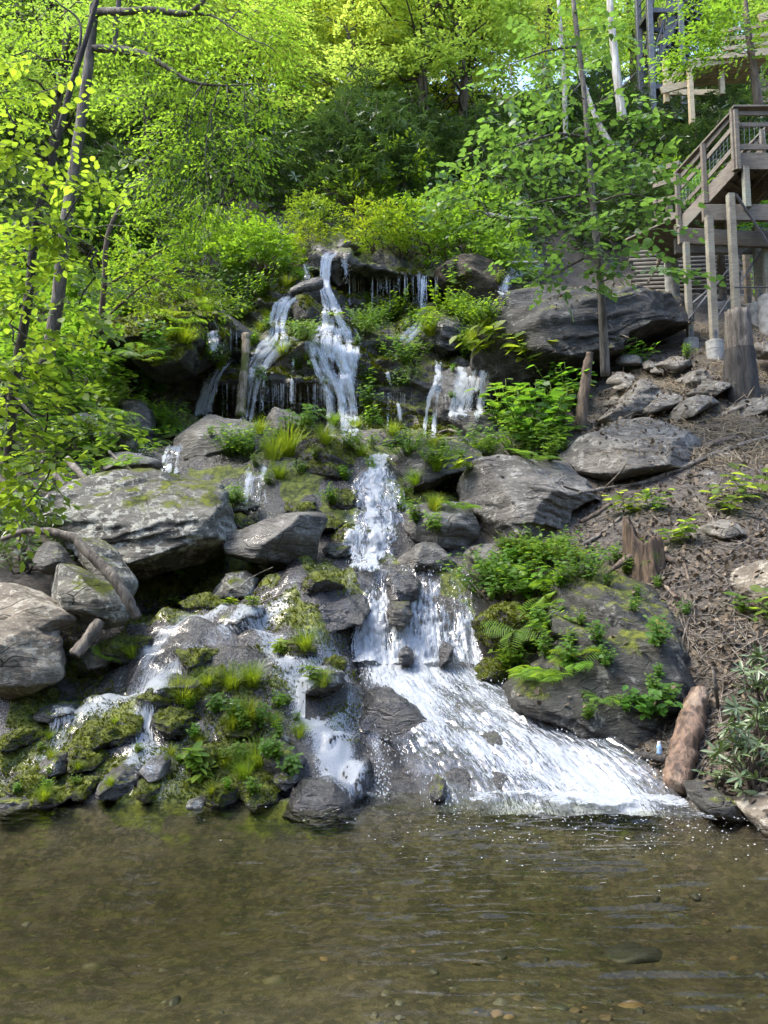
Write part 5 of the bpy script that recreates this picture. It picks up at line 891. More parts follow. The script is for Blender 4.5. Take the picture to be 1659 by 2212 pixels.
for z0 in (za, zb2, zc):
    for u, v in (('a', 'b'), ('a', 'd'), ('b', 'c')): part(tw, 'edge_channel', M_DSTEEL, lambda b: b.beam((*cs[u].xy, z0), (*cs[v].xy, z0), .08, .2))
    part(tw, 'platform', M_STEEL, lambda b: b.add([(*cs['a'].xy, z0 + .1), (*cs['b'].xy, z0 + .1), tuple(Vector((*cs['b'].xy, z0 + .1)).lerp(Vector((*cs['c'].xy, z0 + .1)), .45)), tuple(Vector((*cs['a'].xy, z0 + .1)).lerp(Vector((*cs['d'].xy, z0 + .1)), .45))], [[0, 1, 2, 3]]))
    for dz in (.4, .75, 1.1): part(tw, 'guard_rail', M_STEEL, lambda b: b.tube([(*cs['a'].xy, z0 + dz), (*cs['b'].xy, z0 + dz)], .025, 6))
for f0 in (.0, .9):
    s0 = V3(P(1418, 160, 25.9)) + Vector((f0 * .9, f0 * .5, 0)); s1 = V3(P(1478, -30, 25.9)) + Vector((f0 * .9, f0 * .5, 0)); part(tw, 'stringer', M_DSTEEL, lambda b: b.beam(s0, s1, .07, .36)); part(tw, 'handrail', M_STEEL, lambda b: b.tube([s0 + Vector((0, 0, 1)), s1 + Vector((0, 0, 1))], .03, 6))
    for j in range(14): q = s0.lerp(s1, j / 14); part(tw, 'baluster', M_STEEL, lambda b: b.tube([q, q + Vector((0, 0, 1))], .014, 5))
s0 = V3(P(1418, 160, 25.9)); s1 = V3(P(1478, -30, 25.9))
for j in range(15): q = s0.lerp(s1, (j + .5) / 15); part(tw, 'tread', M_STEEL, lambda b: b.beam(q, q + Vector((1.0, .5, 0)), .26, .05))
for u, v, a, c in (('a', 'b', 1.6, 3.2), ('b', 'c', 1.4, 3.6), ('b', 'c', 3.8, 6.4), ('a', 'd', 1.0, 4.2)): part(tw, 'brace', M_DSTEEL, lambda b: b.beam(cs[u] + Vector((0, 0, a)), cs[v] + Vector((0, 0, c)), .05, .09))

# ------------------------------------------------------------------ stumps, logs, fallen branches
def wood(name, label, pts, mat, n=9, cat='log', rough=.08, sub=6, group=None, off=0.0):
    """pts: (vx, vy, Y or None to lie on the ground, radius)"""
    q = []
    for vx, vy, Y, r in pts:
        if Y is None: h_ = hit(vx, vy); q.append(np.array(h_[0]) + np.array(h_[1]) * r * .6 if h_ else P(vx, vy, 9))
        else: q.append(P(vx, vy, Y))
    c = catmull(q, len(q) * sub); rad = np.interp(np.linspace(0, 1, len(c)), np.linspace(0, 1, len(q)), [p[3] for p in pts]); c0 = c[0].copy()
    mb = MB(); mb.tube(c - c0, rad, n, True, rough); rmax = max(rad); va = np.array(mb.v); va += vn(va / rmax * .9 + len(label))[:, None] * unit(va - np.repeat(c - c0, n, 0)) * rmax * .15 + vn(va / rmax * 2.7)[:, None] * unit(va - np.repeat(c - c0, n, 0)) * rmax * .10; mb.v = [tuple(q_) for q_ in va]; return tag(mb.build(name, mat, None, True, c0), label, cat, group)
def stump():
    b = V3(P(1602, 842, 12.3)); root = tag(empty('charred_stump', b), 'tall cut stump with blackened base before the deck posts', 'stump')
    rs = np.random.RandomState(3); n = 28; hh = P(1602, 675, 12.3)[2] - b.z
    def ring(z0, z1, k, r0, r1, nm, mat, top):
        vs_, fs = [], []
        for i in range(k + 1):
            t = i / k; z = z0 + (z1 - z0) * t
            for j in range(n):
                w = 6.283 * j / n; r = (r0 + (r1 - r0) * t) * (1 + .05 * math.sin(5 * w + 1) + .035 * math.sin(11 * w) + .03 * rs.normal()); zz = z + (.05 * rs.rand() if (top and i == k) else 0)
                vs_.append((r * math.cos(w), r * math.sin(w), zz))
            if i:
                for j in range(n): a = (i - 1) * n + j; c = (i - 1) * n + (j + 1) % n; fs.append([a, c, c + n, a + n])
        if top: vs_.append((0, 0, z1 - .02)); fs += [[k * n + j, k * n + (j + 1) % n, len(vs_) - 1] for j in range(n)]
        obj(nm, mesh(nm, vs_, fs, mat), root)
    ring(-.3, hh * .52, 9, .30, .225, 'charred_bark', B_CHAR, False); ring(hh * .52, hh, 8, .222, .19, 'bare_wood', B_GREY, True)
stump()
def hollow():
    b = V3(P(1398, 1212, 8.35)); root = tag(empty('hollow_stump', b), 'broken hollow brown stump standing in the leaf litter', 'stump'); root.scale = (.82, .82, .82); rs = np.random.RandomState(6); n = 56; vs_, fs = [], []; k = 14
    jag = np.interp(np.arange(n), np.arange(0, n + 4, 4), np.r_[rs.rand(n // 4), 0.5][:len(np.arange(0, n + 4, 4))]) if True else None
    for i in range(k + 1):
        for j in range(n):
            w = 6.283 * j / n; left = max(0, math.cos(w - 2.6)); right = max(0, math.cos(w + .5)); tall = .16 + .38 * left ** 1.3 + .10 * right + .10 * jag[j] + .03 * rs.rand(); t = i / k
            r = (.31 - .14 * t ** .8) * (1 + .10 * math.sin(3 * w + 1) + .06 * math.sin(7 * w) + .045 * math.sin(13 * w + 4 * t) + .015 * rs.normal()); vs_.append((r * math.cos(w) * 1.1 - .10 * t * left, r * math.sin(w) * .9, -.5 + (tall + .5) * t))
    for i in range(k + 1):
        for j in range(n): x, y, z_ = vs_[(k - i) * n + j]; f = .80 - .12 * i / k; vs_.append((x * f, y * f, z_ - .015 if i else z_))
    for i in range(2 * k + 1):
        for j in range(n): a = i * n + j; c = i * n + (j + 1) % n; fs.append([a, c, c + n, a + n])
    obj('shell', mesh('shell', vs_, fs, bark_mat('rotten_wood', (.025, .016, .010), (.13, .085, .05), 5, .2)), root)
    for j, a in enumerate((-.3, 3.3, 1.6)):
        mb = MB(); mb.tube([(.22 * math.cos(a), .2 * math.sin(a), .06), (.36 * math.cos(a), .34 * math.sin(a), -.02), (.5 * math.cos(a + .1), .48 * math.sin(a + .1), -.10), (.75 * math.cos(a), .62 * math.sin(a), -.3)], [.05, .045, .03, .012], 8, True, .12); mb.build('root', B_BROWN, root, True)
hollow()
wood('fallen_log', 'thick reddish barkless log lying end-on beside the cascade foot', [(1512, 1494, 6.75, .07), (1502, 1525, 6.65, .098), (1482, 1600, 6.4, .108), (1466, 1670, 6.2, .105), (1458, 1702, 6.1, .085)], B_RED, 22, rough=.035, sub=12)
wood('standing_snag', 'mossy broken trunk leaning on the lower tier of the falls', [(519, 902, 14.3, .105), (524, 840, 14.4, .09), (529, 780, 14.5, .085), (532, 722, 14.6, .08)], B_MOSSY, 10, 'snag')
wood('dead_snag', 'thin broken dead trunk beside the redbud stem', [(1252, 935, 12.3, .10), (1258, 870, 12.4, .09), (1268, 800, 12.5, .075), (1274, 762, 12.5, .07)], B_BROWN, 9, 'trunk')
wood('black_log', 'black wet log bridging the head of the left main fall', [(630, 632, 16.0, .10), (660, 618, 15.95, .13), (697, 612, 16.0, .12)], R_WET, 9)
wood('rotten_log', 'brown rotten log on the ledge at upper left', [(420, 510, 18.2, .12), (445, 514, 18.1, .13), (472, 520, 18, .11)], B_BROWN, 9)
wood('pale_pole', 'straight pale pole across the fall beneath the redbud', [(1096, 567, 16.9, .03), (1185, 566, 16.9, .03)], B_PALE, 6, 'pole')
wood('bare_branch', 'pale bare branch above the right falls', [(1050, 462, 17.5, .05), (1100, 470, 17.4, .045), (1160, 470, 17.3, .02)], B_PALE, 6, 'branch')
wood('dead_branch', 'long crooked dead branch lying over the left slabs', [(5, 1165, 7.7, .02), (40, 1152, 7.6, .03), (75, 1146, 7.5, .035), (155, 1159, 7.4, .045), (185, 1189, 7.35, .05), (235, 1236, 7.25, .055), (275, 1292, 7.2, .05), (297, 1335, 7.2, .04)], B_GREY, 8, 'branch')
wood('driftwood', 'grey log wedged in the black gap below the left boulders', [(216, 1342, 7.3, .05), (190, 1380, 7.2, .06), (160, 1415, 7.1, .055)], B_DEAD, 8, 'log')
for lab, pts in [('upper of two pale logs leaning behind the largest boulder', [(146, 992, 10.2, .05), (170, 1020, 10.0, .05), (194, 1046, 9.9, .04)]), ('lower of two pale logs leaning behind the largest boulder', [(92, 1000, 10.0, .05), (112, 1020, 9.9, .05), (140, 1050, 9.8, .04)]), ('thin stick lying above the grey left slab', [(236, 975, 10.6, .02), (262, 1000, 10.4, .02), (290, 1018, 10.3, .015)])]: wood('leaning_log', lab, pts, B_DEAD, 7, 'log')
for lab, pts, mt in [('longest grey branch sweeping across the litter bank', [(1250, 1066, None, .02), (1320, 1056, None, .028), (1390, 1045, None, .03), (1460, 1020, None, .035), (1530, 990, None, .04), (1600, 965, None, .04), (1670, 945, None, .04)], B_DEAD),
    ('short thick brown log on the right bank', [(1518, 970, None, .05), (1550, 962, None, .055), (1590, 950, None, .05)], B_BROWN), ('forked stick above the hollow stump', [(1300, 1060, None, .012), (1340, 1020, 9.9, .012), (1360, 985, 9.9, .006)], B_DEAD),
    ('thin stick crossing the flat boulder', [(1215, 1050, None, .012), (1255, 1062, None, .012), (1300, 1066, None, .01)], B_DEAD), ('stick slanting below the flat boulder', [(1255, 1130, None, .03), (1290, 1112, None, .03), (1320, 1090, None, .025)], B_BROWN),
    ('pale stick on the litter left of the hollow stump', [(1255, 1180, None, .02), (1300, 1155, None, .022), (1345, 1115, None, .018)], B_DEAD), ('thin branch in front of the flat boulder pointing left', [(1060, 1200, None, .012), (1110, 1192, None, .014), (1160, 1188, None, .012)], B_BROWN),
    ('grey stick at the right edge above the hollow stump', [(1500, 1080, None, .02), (1530, 1110, None, .022), (1550, 1140, None, .018)], B_DEAD), ('bent root hanging below the hollow stump', [(1480, 1160, None, .02), (1478, 1210, None, .018), (1490, 1260, None, .014)], B_BROWN),
    ('orange-brown stick on the half buried boulder', [(1420, 1258, None, .018), (1440, 1272, None, .02), (1462, 1292, None, .016)], B_RED), ('twig pile stick at the foot of the right falls', [(930, 945, None, .02), (970, 930, None, .025), (1010, 942, None, .02)], B_DEAD),
    ('second stick at the foot of the right falls', [(900, 955, None, .015), (950, 950, None, .02), (1000, 945, None, .012)], B_DEAD), ('upright stick behind the shore shrub', [(1552, 1530, None, .016), (1545, 1480, 6.5, .016), (1540, 1440, 6.5, .012)], B_DEAD),
    ('flat stick at the waterline near the log', [(1520, 1690, None, .012), (1580, 1680, None, .012), (1650, 1672, None, .01)], B_DEAD), ('dark waterlogged branch between log and cascade', [(1355, 1626, 6.6, .03), (1400, 1634, 6.5, .035), (1440, 1640, 6.4, .03)], B_CHAR),
    ('stick low on the right bank above the shrub', [(1560, 1345, None, .014), (1610, 1340, None, .016), (1660, 1325, None, .014)], B_BROWN), ('curved twig on the wet slope', [(560, 1305, None, .008), (610, 1285, None, .008), (640, 1290, None, .006)], B_DEAD), ('thin twig right of the pale green slab', [(500, 1290, None, .007), (540, 1250, 8.6, .007), (590, 1225, 8.6, .004)], B_DEAD),
    ('grey branch at the right picture edge on dry straw', [(1560, 900, None, .03), (1610, 880, None, .035), (1680, 860, None, .03)], B_DEAD)]: wood('fallen_branch', lab, pts, mt, 7, 'branch', .1, 5, 'sticks on the ground')
bt = P(1424, 1618, 6.35); root = tag(empty('plastic_bottle', bt), 'small crumpled blue plastic bottle beside the fallen log', 'bottle')
mb = MB(); mb.tube([(0, 0, -.045), (0, 0, -.03), (.003, 0, .0), (-.002, 0, .02), (0, 0, .035), (0, 0, .045)], [.018, .022, .020, .022, .016, .009], 10); mb.build('body', M_BOTTLE, root, True); mb = MB(); mb.tube([(0, 0, .044), (0, 0, .058)], [.0115, .0115], 10); mb.build('cap', M_CAP, root)
# ------------------------------------------------------------------ small plants
def blades(n, h, spread, rs, w=.006, arch=.6):
    a = rs.uniform(0, 6.283, n); L = h * rs.uniform(.5, 1.15, n); out = np.c_[np.cos(a), np.sin(a), np.zeros(n)]; b = out * rs.uniform(0, spread, (n, 1)); lean = rs.uniform(.15, arch, n); sd_ = np.c_[-np.sin(a), np.cos(a), np.zeros(n)]
    V = []; 
    for t, ww in ((0, 1), (.35, .9), (.7, .6), (1, .05)):
        c = b + out * (lean * L * t ** 1.6)[:, None]; c[:, 2] += L * (t - .45 * lean * t ** 2.4); V += [c - sd_ * (w * ww), c + sd_ * (w * ww)]
    V = np.stack(V, 1); i = np.arange(n)[:, None, None] * 8; F = (np.array([[0, 1, 3, 2], [2, 3, 5, 4], [4, 5, 7, 6]])[None] + i).reshape(-1, 4)
    return V.reshape(-1, 3), F, np.repeat(rs.rand(n), 8)
T_PINNA = T_LONG * np.array([1, .42, 1])
def fern(nf, L, rs):
    parts = []
    for j in range(nf):
        a = 6.283 * j / nf + rs.normal(0, .25); l = L * rs.uniform(.7, 1.1); t = np.linspace(.12, 1, 15); o = np.array([math.cos(a), math.sin(a), 0]); s = np.array([-o[1], o[0], 0])
        p = o * (t * l * .8)[:, None]; p[:, 2] = l * (.75 * t - .6 * t ** 2); 
        for sg in (-1, 1): parts.append(leaves(p, s * sg + o * .35 + np.array([0, 0, -.15]), np.tile([0, 0, 1.0], (15, 1)) + rs.normal(0, .3, (15, 3)), l * .26 * np.sin(np.pi * np.clip(t * .85 + .12, 0, 1)) + .01, T_PINNA, F_OVAL, rs))
    return parts
def leafy(ns, h, leaf, rs, T=T_WIDE, per=7, spread=.5):
    parts = []; st = MB()
    for j in range(ns):
        a = rs.uniform(0, 6.283); tip = np.array([math.cos(a) * spread * h * rs.rand(), math.sin(a) * spread * h * rs.rand(), h * rs.uniform(.55, 1)]); b = tip * np.array([.25, .25, 0]); t = np.linspace(.3, 1, per)
        p = b + (tip - b) * t[:, None]; st.tube([b, (b + tip) / 2, tip], [.004, .003, .002], 4); g = rs.uniform(0, 6.28) + np.arange(per) * 2.4
        d = np.c_[np.cos(g), np.sin(g), rs.uniform(-.25, .3, per)]; parts.append(leaves(p, d, np.tile([0, 0, 1.0], (per, 1)) + rs.normal(0, .25, (per, 3)), leaf * rs.uniform(.7, 1.2, per), T, F_OVAL, rs))
    return st, parts
PV = {}
def add_pv(kind, parts, mat, st=None): PV.setdefault(kind, []).append((parts if kind in ('rosette', 'seedling') else leaf_mesh('leaves', parts, mat), mesh('stems', st.v, st.f, L_GRASS) if st else None, mat))
for s in range(3):
    rs = np.random.RandomState(60 + s); add_pv('grass', [blades(210, .28, .08, rs, .0027, .95)], L_GRASS); add_pv('fern', fern(9, .34, rs), L_MID)
    st, p_ = leafy(11, .26, .055, rs); add_pv('leafy', p_, L_MID, st); st, p_ = leafy(16, .34, .085, rs, T_WIDE, 6, .8); add_pv('bush', p_, L_MID, st)
    st, p_ = leafy(3, .16, .11, rs, T_OVAL, 9, .3); add_pv('rosette', p_, L_GRASS, st); st, p_ = leafy(4, .30, .12, rs, T_HEART[:6] if False else T_WIDE, 8, .9); add_pv('seedling', p_, L_YEL, st)
    st, p_ = leafy(40, .45, .06, rs, T_WIDE, 8, 1.1); add_pv('mat', p_, L_MID, st)
NAMES = dict(grass='grass_tuft', fern='fern', leafy='leafy_plant', bush='broadleaf_plant', rosette='rosette_plant', seedling='seedling', mat='ground_cover_plant')
prs = np.random.RandomState(77)
def plant(kind, label, vx, vy, size, tint=(1, 1, 1), v=None, loc=None, up=.6, group=None):
    h_ = hit(vx, vy) if loc is None else (Vector(loc), Vector((0, 0, 1)), None)
    if not h_: return
    p, n, _ = h_; lm, sm, mt_ = PV[kind][prs.randint(3) if v is None else v]; o = empty(NAMES[kind], p - n * .01); ax = (Vector((0, 0, 1)) * up + n * (1 - up)).normalized(); o.rotation_mode = 'QUATERNION'
    o.rotation_quaternion = ax.to_track_quat('Z', 'Y') @ Matrix.Rotation(prs.uniform(0, 6.28), 3, 'Z').to_quaternion(); o.scale = (size,) * 3; tag(o, label, 'plant', group)
    if isinstance(lm, list): detach(lm, 400, o, mt_, None, tint, True)
    else: c = obj('leaves', lm, o); c.color = (*tint, 1)
    if sm: obj('stems', sm, o)
    return o
G1, G2, G3 = (1.25, 1.15, .7), (1, 1, 1), (.75, .9, .9)
for kd, lab, vx, vy, s, t in [
    ('grass', 'long grass tuft hanging over the undercut rock left of the chute', 622, 985, 2.3, G1), ('grass', 'second grass tuft on the undercut rock', 590, 992, 1.7, G1), ('mat', 'leafy mat on the brown angular boulder', 500, 985, 1.25, G2), ('mat', 'leafy mat right of the brown angular boulder', 545, 985, 1.2, G2), ('leafy', 'tall leafy weed before the blocky stone', 655, 935, 2.4, G2), ('leafy', 'leafy weed beside the tall one', 630, 950, 2.2, G2),
    ('grass', 'grass tuft on the middle of the wet slope left of the stream', 395, 1515, 1.1, G1), ('grass', 'grass tuft at top of the leafy mound', 500, 1485, .95, G1), ('grass', 'grass tuft right on the leafy mound', 545, 1480, .95, G1), ('grass', 'small grass on the leafy mound', 450, 1480, .7, G1), ('leafy', 'leafy weed on top of the mossy mound', 470, 1540, .85, G2), ('leafy', 'leafy weed in the centre of the mossy mound', 510, 1560, .95, G2), ('leafy', 'leafy weed right of the mound centre', 560, 1570, .9, G2), ('rosette', 'broad-leaved rosette on the mossy mound', 520, 1600, 1.0, G2), ('leafy', 'small-leaved trailing weed on the right of the mound', 630, 1670, .9, G2), ('leafy', 'trailing weed under the smooth grey stone', 600, 1640, .9, G2), ('grass', 'grass low on the right of the mossy mound', 555, 1650, .9, G1), ('rosette', 'long-leaved rosette near the waterline', 435, 1690, 1.25, (1.2, 1.15, 1)), ('rosette', 'long-leaved rosette above the waterline one', 412, 1655, 1.1, (1.1, 1.15, 1)), ('leafy', 'small weed at the pool edge below the mound', 545, 1715, .6, G1),
    ('grass', 'bright grass tuft beside the black gap', 285, 1418, .75, G1), ('fern', 'small yellow-green plant left of the bright grass tuft', 225, 1420, .7, G1), ('rosette', 'leaf rosette on the upper wet slope', 382, 1310, .8, G1), ('rosette', 'leaf rosette above the stream bend', 497, 1308, .8, G1), ('rosette', 'leaf rosette right of the stream bend', 545, 1310, .8, G2), ('grass', 'grass above the mossy hump right of centre', 660, 1400, .9, G1), ('rosette', 'rosette left of the upright grass', 605, 1410, .9, G1), ('rosette', 'rosette with long leaves in the middle slope', 675, 1470, 1.0, G2), ('grass', 'thin grass by the middle rosette', 700, 1480, .6, G1), ('grass', 'single thin grass above the shining rock', 648, 1590, .6, G1), ('leafy', 'weed on the left mossy rocks', 100, 1710, .5, G1), ('grass', 'small grass at the left waterline', 95, 1725, .5, G1),
    ('mat', 'green weeds under the largest boulder', 430, 1255, .85, G2), ('leafy', 'tall weeds right of the black hollow', 470, 1240, 1.5, G2), ('leafy', 'weeds before the wedge boulder', 550, 1225, 1.3, G2), ('leafy', 'weeds left of the wedge boulder tip', 590, 1225, 1.0, G2), ('leafy', 'weeds at the left end of the pale green slab', 410, 1280, 1.1, G2), ('grass', 'yellow grass between the two large boulders', 510, 1110, 1.0, G1), ('mat', 'yellow-green moss plants right of the largest boulder', 515, 1085, .6, G1), ('grass', 'grass by the undercut left boulder', 335, 1290, .7, G1),
    ('mat', 'fern-like mat at left of the large mound by the cascade', 1060, 1290, 1.2, G2), ('fern', 'large fern right of the lower falls lip', 1110, 1230, 1.9, G1), ('fern', 'fern on the mound above the mossy hump', 1150, 1260, 1.7, G1), ('fern', 'tall fern below the flat boulder', 1170, 1190, 1.7, G1), ('mat', 'leafy mat below the flat boulder', 1190, 1220, .95, G1), ('mat', 'leafy mat hanging beside the lower falls', 1080, 1260, 1.0, G2), ('fern', 'fern low on the buried boulder', 1160, 1340, 1.6, G1), ('fern', 'fern at left edge of the buried boulder', 1120, 1360, 1.5, G1), ('bush', 'broadleaf weed on the face of the buried boulder', 1200, 1380, 1.1, G2), ('bush', 'broadleaf weed below the ferns', 1140, 1400, 1.2, G2), ('leafy', 'weed left on the buried boulder', 1180, 1420, 1.1, G2), ('leafy', 'weed at the boulder crack', 1290, 1390, 1.0, G2), ('leafy', 'weed right of the boulder crack', 1310, 1440, .9, G2), ('leafy', 'weed high on the buried boulder', 1420, 1395, 1.2, G2), ('bush', 'lobed-leaf plant low on the buried boulder', 1400, 1545, .9, (.8, 1, .8)), ('leafy', 'weed at the boulder foot by the log', 1440, 1520, .9, G2), ('fern', 'small fern near the boulder foot', 1300, 1510, .9, G2), ('leafy', 'weed on the boulder shoulder near the hollow stump', 1380, 1215, 1.2, G2), ('leafy', 'weed left of the hollow stump roots', 1330, 1220, 1.1, G2),
    ('seedling', 'yellow-green seedling leaves on top of the hollow stump', 1355, 1115, 1.1, (1.2, 1.1, .8)), ('seedling', 'green seedling right on the hollow stump', 1410, 1105, .95, (1, 1.1, 1)), ('seedling', 'seedling right of the hollow stump', 1460, 1175, 1.2, (1.1, 1.1, .9)), ('seedling', 'seedling at right edge above the brown rock', 1560, 1110, 1.2, (1.1, 1.05, .9)), ('seedling', 'seedling at the far right edge', 1630, 1080, 1.4, (1.1, 1.05, .9)), ('seedling', 'seedling low at the right edge', 1640, 1345, 1.0, G2),
    ('bush', 'large dark leafy bush below the great boulder', 1150, 960, 3.0, G3), ('bush', 'bush right of the beaked rock', 1100, 930, 2.6, G2), ('bush', 'bush at the dead trunk foot', 1210, 930, 2.4, G3), ('mat', 'pale leafy mat above the flat boulder', 1120, 985, 1.4, G2), ('mat', 'leafy mat left of the flat boulder', 1050, 985, 1.2, G2), ('bush', 'bush behind the dead trunk', 1230, 880, 2.4, G3), ('seedling', 'bright seedling before the great boulder', 1155, 790, 2.6, (1.15, 1.05, .8)), ('seedling', 'bright seedling right of the first one before the great boulder', 1200, 830, 2.4, (1.1, 1.1, .8)), ('bush', 'broad leaves at the dead trunk top', 1280, 810, 2.2, (1, 1, .8)), ('bush', 'weeds in the shaded hollow', 1370, 800, 1.8, G3), ('leafy', 'small fern under the nearest footing', 1485, 775, 1.2, G1), ('seedling', 'yellow seedling at the left edge of the great boulder', 1062, 760, 2.0, (1.2, 1.1, .7)),
    ('mat', 'yellow-green plants on the mossy shoulder by the chute', 880, 985, 1.0, G1), ('mat', 'plants hanging over the mossy shoulder', 935, 1005, .9, G1), ('bush', 'plants in the dark cleft right of the chute', 960, 1060, 1.3, G2), ('leafy', 'plant on the cracked rock by the chute', 900, 1130, 1.3, G1), ('leafy', 'plant right on the cracked rock', 945, 1150, 1.3, G1), ('seedling', 'yellow leaves left of the flat boulder', 1015, 1020, 1.2, (1.2, 1.1, .7)), ('leafy', 'plants on the mossy ledge', 750, 970, 1.4, G1), ('grass', 'grass on the mossy ledge', 700, 955, 1.2, G1), ('leafy', 'plants under the main fall', 810, 925, 1.8, G2), ('grass', 'grass at the foot of the main fall', 770, 930, 1.2, G1), ('grass', 'grass right of the foot of the main fall', 850, 940, 1.2, G1),
    ('mat', 'leafy ledge plants left of the narrow free fall', 850, 695, 1.5, G1), ('mat', 'leafy ledge plants right of the narrow free fall', 965, 680, 1.5, G1), ('mat', 'leafy ledge plants below the brown boulder', 1010, 700, 1.4, G1), ('mat', 'leafy plants at left under the top ledge', 810, 705, 1.2, G2), ('bush', 'plant climbing the brown boulder', 985, 620, 1.6, G1), ('mat', 'leafy clump on the dark face', 880, 790, 1.5, G2), ('mat', 'leafy clump hanging lower on the dark face', 880, 830, 1.0, G2), ('mat', 'leafy clump right on the dark face', 990, 755, 1.5, G2), ('leafy', 'weedy patch right of the main lower fall', 795, 850, 2.4, G2), ('leafy', 'weedy patch low right of the main lower fall', 800, 890, 2.4, G2), ('grass', 'grass tuft on the lower tier', 610, 765, 1.5, G1), ('grass', 'small tuft on the middle of the tier', 660, 775, 1.0, G1), ('grass', 'grass left of the leftmost thread', 480, 885, 1.3, G2), ('bush', 'bush at left below the mossy outcrop', 340, 855, 2.0, G2), ('bush', 'pale leaves on the mossy outcrop', 335, 750, 1.4, G3), ('mat', 'yellow leaves right of the left falls', 470, 875, .8, G1), ('fern', 'ferns in the dark behind the lower drips', 570, 885, 1.8, G2), ('mat', 'plants on the step left of the left main fall', 520, 690, 1.4, G1), ('leafy', 'weeds by the wet shelf', 580, 715, 1.4, G2),
    ('mat', 'leafy mat at the top of the mossy outcrop', 330, 620, 1.6, G1), ('mat', 'leafy mat on the left shoulder of the mossy outcrop', 275, 680, 1.5, G2), ('fern', 'fern on the face of the mossy outcrop', 390, 700, 2.2, G1), ('fern', 'fern low on the mossy outcrop', 300, 770, 2.0, G2), ('mat', 'plants at the right edge of the mossy outcrop', 440, 770, 1.0, G1), ('grass', 'grass at the top of the wet shelf', 430, 640, 1.6, G1),
    ('mat', 'leafy plants left under the top ledge', 500, 640, 1.8, G2), ('mat', 'leafy plants below the ledge bushes', 570, 640, 1.4, G1), ('mat', 'moss plants on the shoulder between the main falls', 660, 735, 1.0, G1), ('leafy', 'weeds under the left main fall', 560, 830, 1.6, G2), ('leafy', 'weeds right of the middle thread', 680, 800, 1.6, G2), ('mat', 'plants on the ledge right of the main fall', 785, 720, 1.3, G1), ('leafy', 'weed hanging at the dark face centre', 830, 770, 1.8, G2), ('mat', 'plants beside the narrow fall', 930, 720, 1.2, G1), ('grass', 'yellow grass on the dark layered block', 1030, 740, 1.4, G1), ('mat', 'yellow-green plants right of the dark layered block', 1050, 700, 1.3, G1), ('leafy', 'weed right of the broad pale fall', 1075, 870, 1.8, G2), ('mat', 'plants at the foot of the great boulder', 1090, 880, 1.4, G2), ('grass', 'grass left of the blocky stone', 560, 935, 1.2, G1), ('mat', 'green plants left of the brown angular boulder', 350, 930, 1.3, G2), ('fern', 'fern left of the wet slab', 230, 900, 2.0, G2), ('mat', 'green plants on the left bank slab', 200, 960, 1.2, G2), ('fern', 'fern above the largest boulder', 260, 1005, 1.3, G2), ('leafy', 'weeds in the cleft left of the chute', 720, 1090, 1.2, G2), ('grass', 'grass on the mossy ledge right end', 780, 985, 1.0, G1), ('fern', 'fern below the mossy shoulder', 990, 1100, 1.2, G2), ('mat', 'weeds along the top of the buried boulder', 1260, 1250, .9, G2), ('fern', 'fern right of the mossy hump', 1185, 1300, 1.4, G1), ('fern', 'lowest fern on the buried boulder', 1180, 1470, 1.2, G2), ('leafy', 'weed at the lower left of the buried boulder', 1230, 1440, 1.1, G2)]:
    plant(kd, lab, vx, vy, s, t)
def patch(n, box, kinds, size, label, group, seed, tint=G1, ok=lambda h_: True):
    r_ = np.random.RandomState(seed)
    for _ in range(n):
        vx, vy = r_.uniform(box[0], box[2]), r_.uniform(box[1], box[3]); h_ = hit(vx, vy)
        if h_ and ok(h_) and h_[1].z > .1 and h_[0].z > .05: plant(kinds[r_.randint(len(kinds))], label, vx, vy, size * r_.uniform(.7, 1.3), tuple(q * r_.uniform(.85, 1.15) for q in tint), group=group)
patch(34, (1050, 1180, 1260, 1480), ['leafy', 'fern', 'leafy', 'bush'], .95, 'small weed in the green tangle right of the lower falls', 'weeds right of the lower falls', 1)
patch(14, (1260, 1230, 1490, 1560), ['leafy', 'leafy'], .7, 'sparse weed on the dark face of the buried boulder', 'weeds on the buried boulder', 2, G2)
patch(26, (400, 1470, 640, 1720), ['leafy', 'grass', 'leafy', 'grass'], .6, 'small weed on the mossy mound at the pool', 'weeds on the mossy mound', 3)
patch(18, (20, 1560, 400, 1720), ['grass', 'leafy'], .32, 'tiny weed on the left moss cushions', 'weeds on the moss cushions', 4)
patch(60, (400, 600, 1080, 750), ['leafy', 'leafy', 'grass', 'fern'], 1.2, 'weed on the ledges between the upper falls', 'weeds on the upper ledges', 5)
patch(30, (230, 590, 480, 840), ['leafy', 'fern', 'grass'], 1.3, 'weed on the great mossy outcrop', 'weeds on the mossy outcrop', 6)
patch(40, (440, 740, 1060, 930), ['leafy', 'grass', 'leafy'], 1.0, 'weed clinging to the lower tier of the upper falls', 'weeds on the lower tier', 7, G2)
patch(24, (450, 930, 1010, 1110), ['leafy', 'grass', 'leafy'], .9, 'weed among the stones between the falls', 'weeds between the falls', 8)
patch(22, (1040, 860, 1240, 1000), ['bush', 'leafy', 'fern'], 1.5, 'weed in the thicket below the great boulder', 'weeds below the great boulder', 9, G2)
patch(20, (0, 880, 330, 1010), ['bush', 'leafy', 'fern'], 1.3, 'weed on the shaded left bank', 'weeds on the left bank', 10, G2)
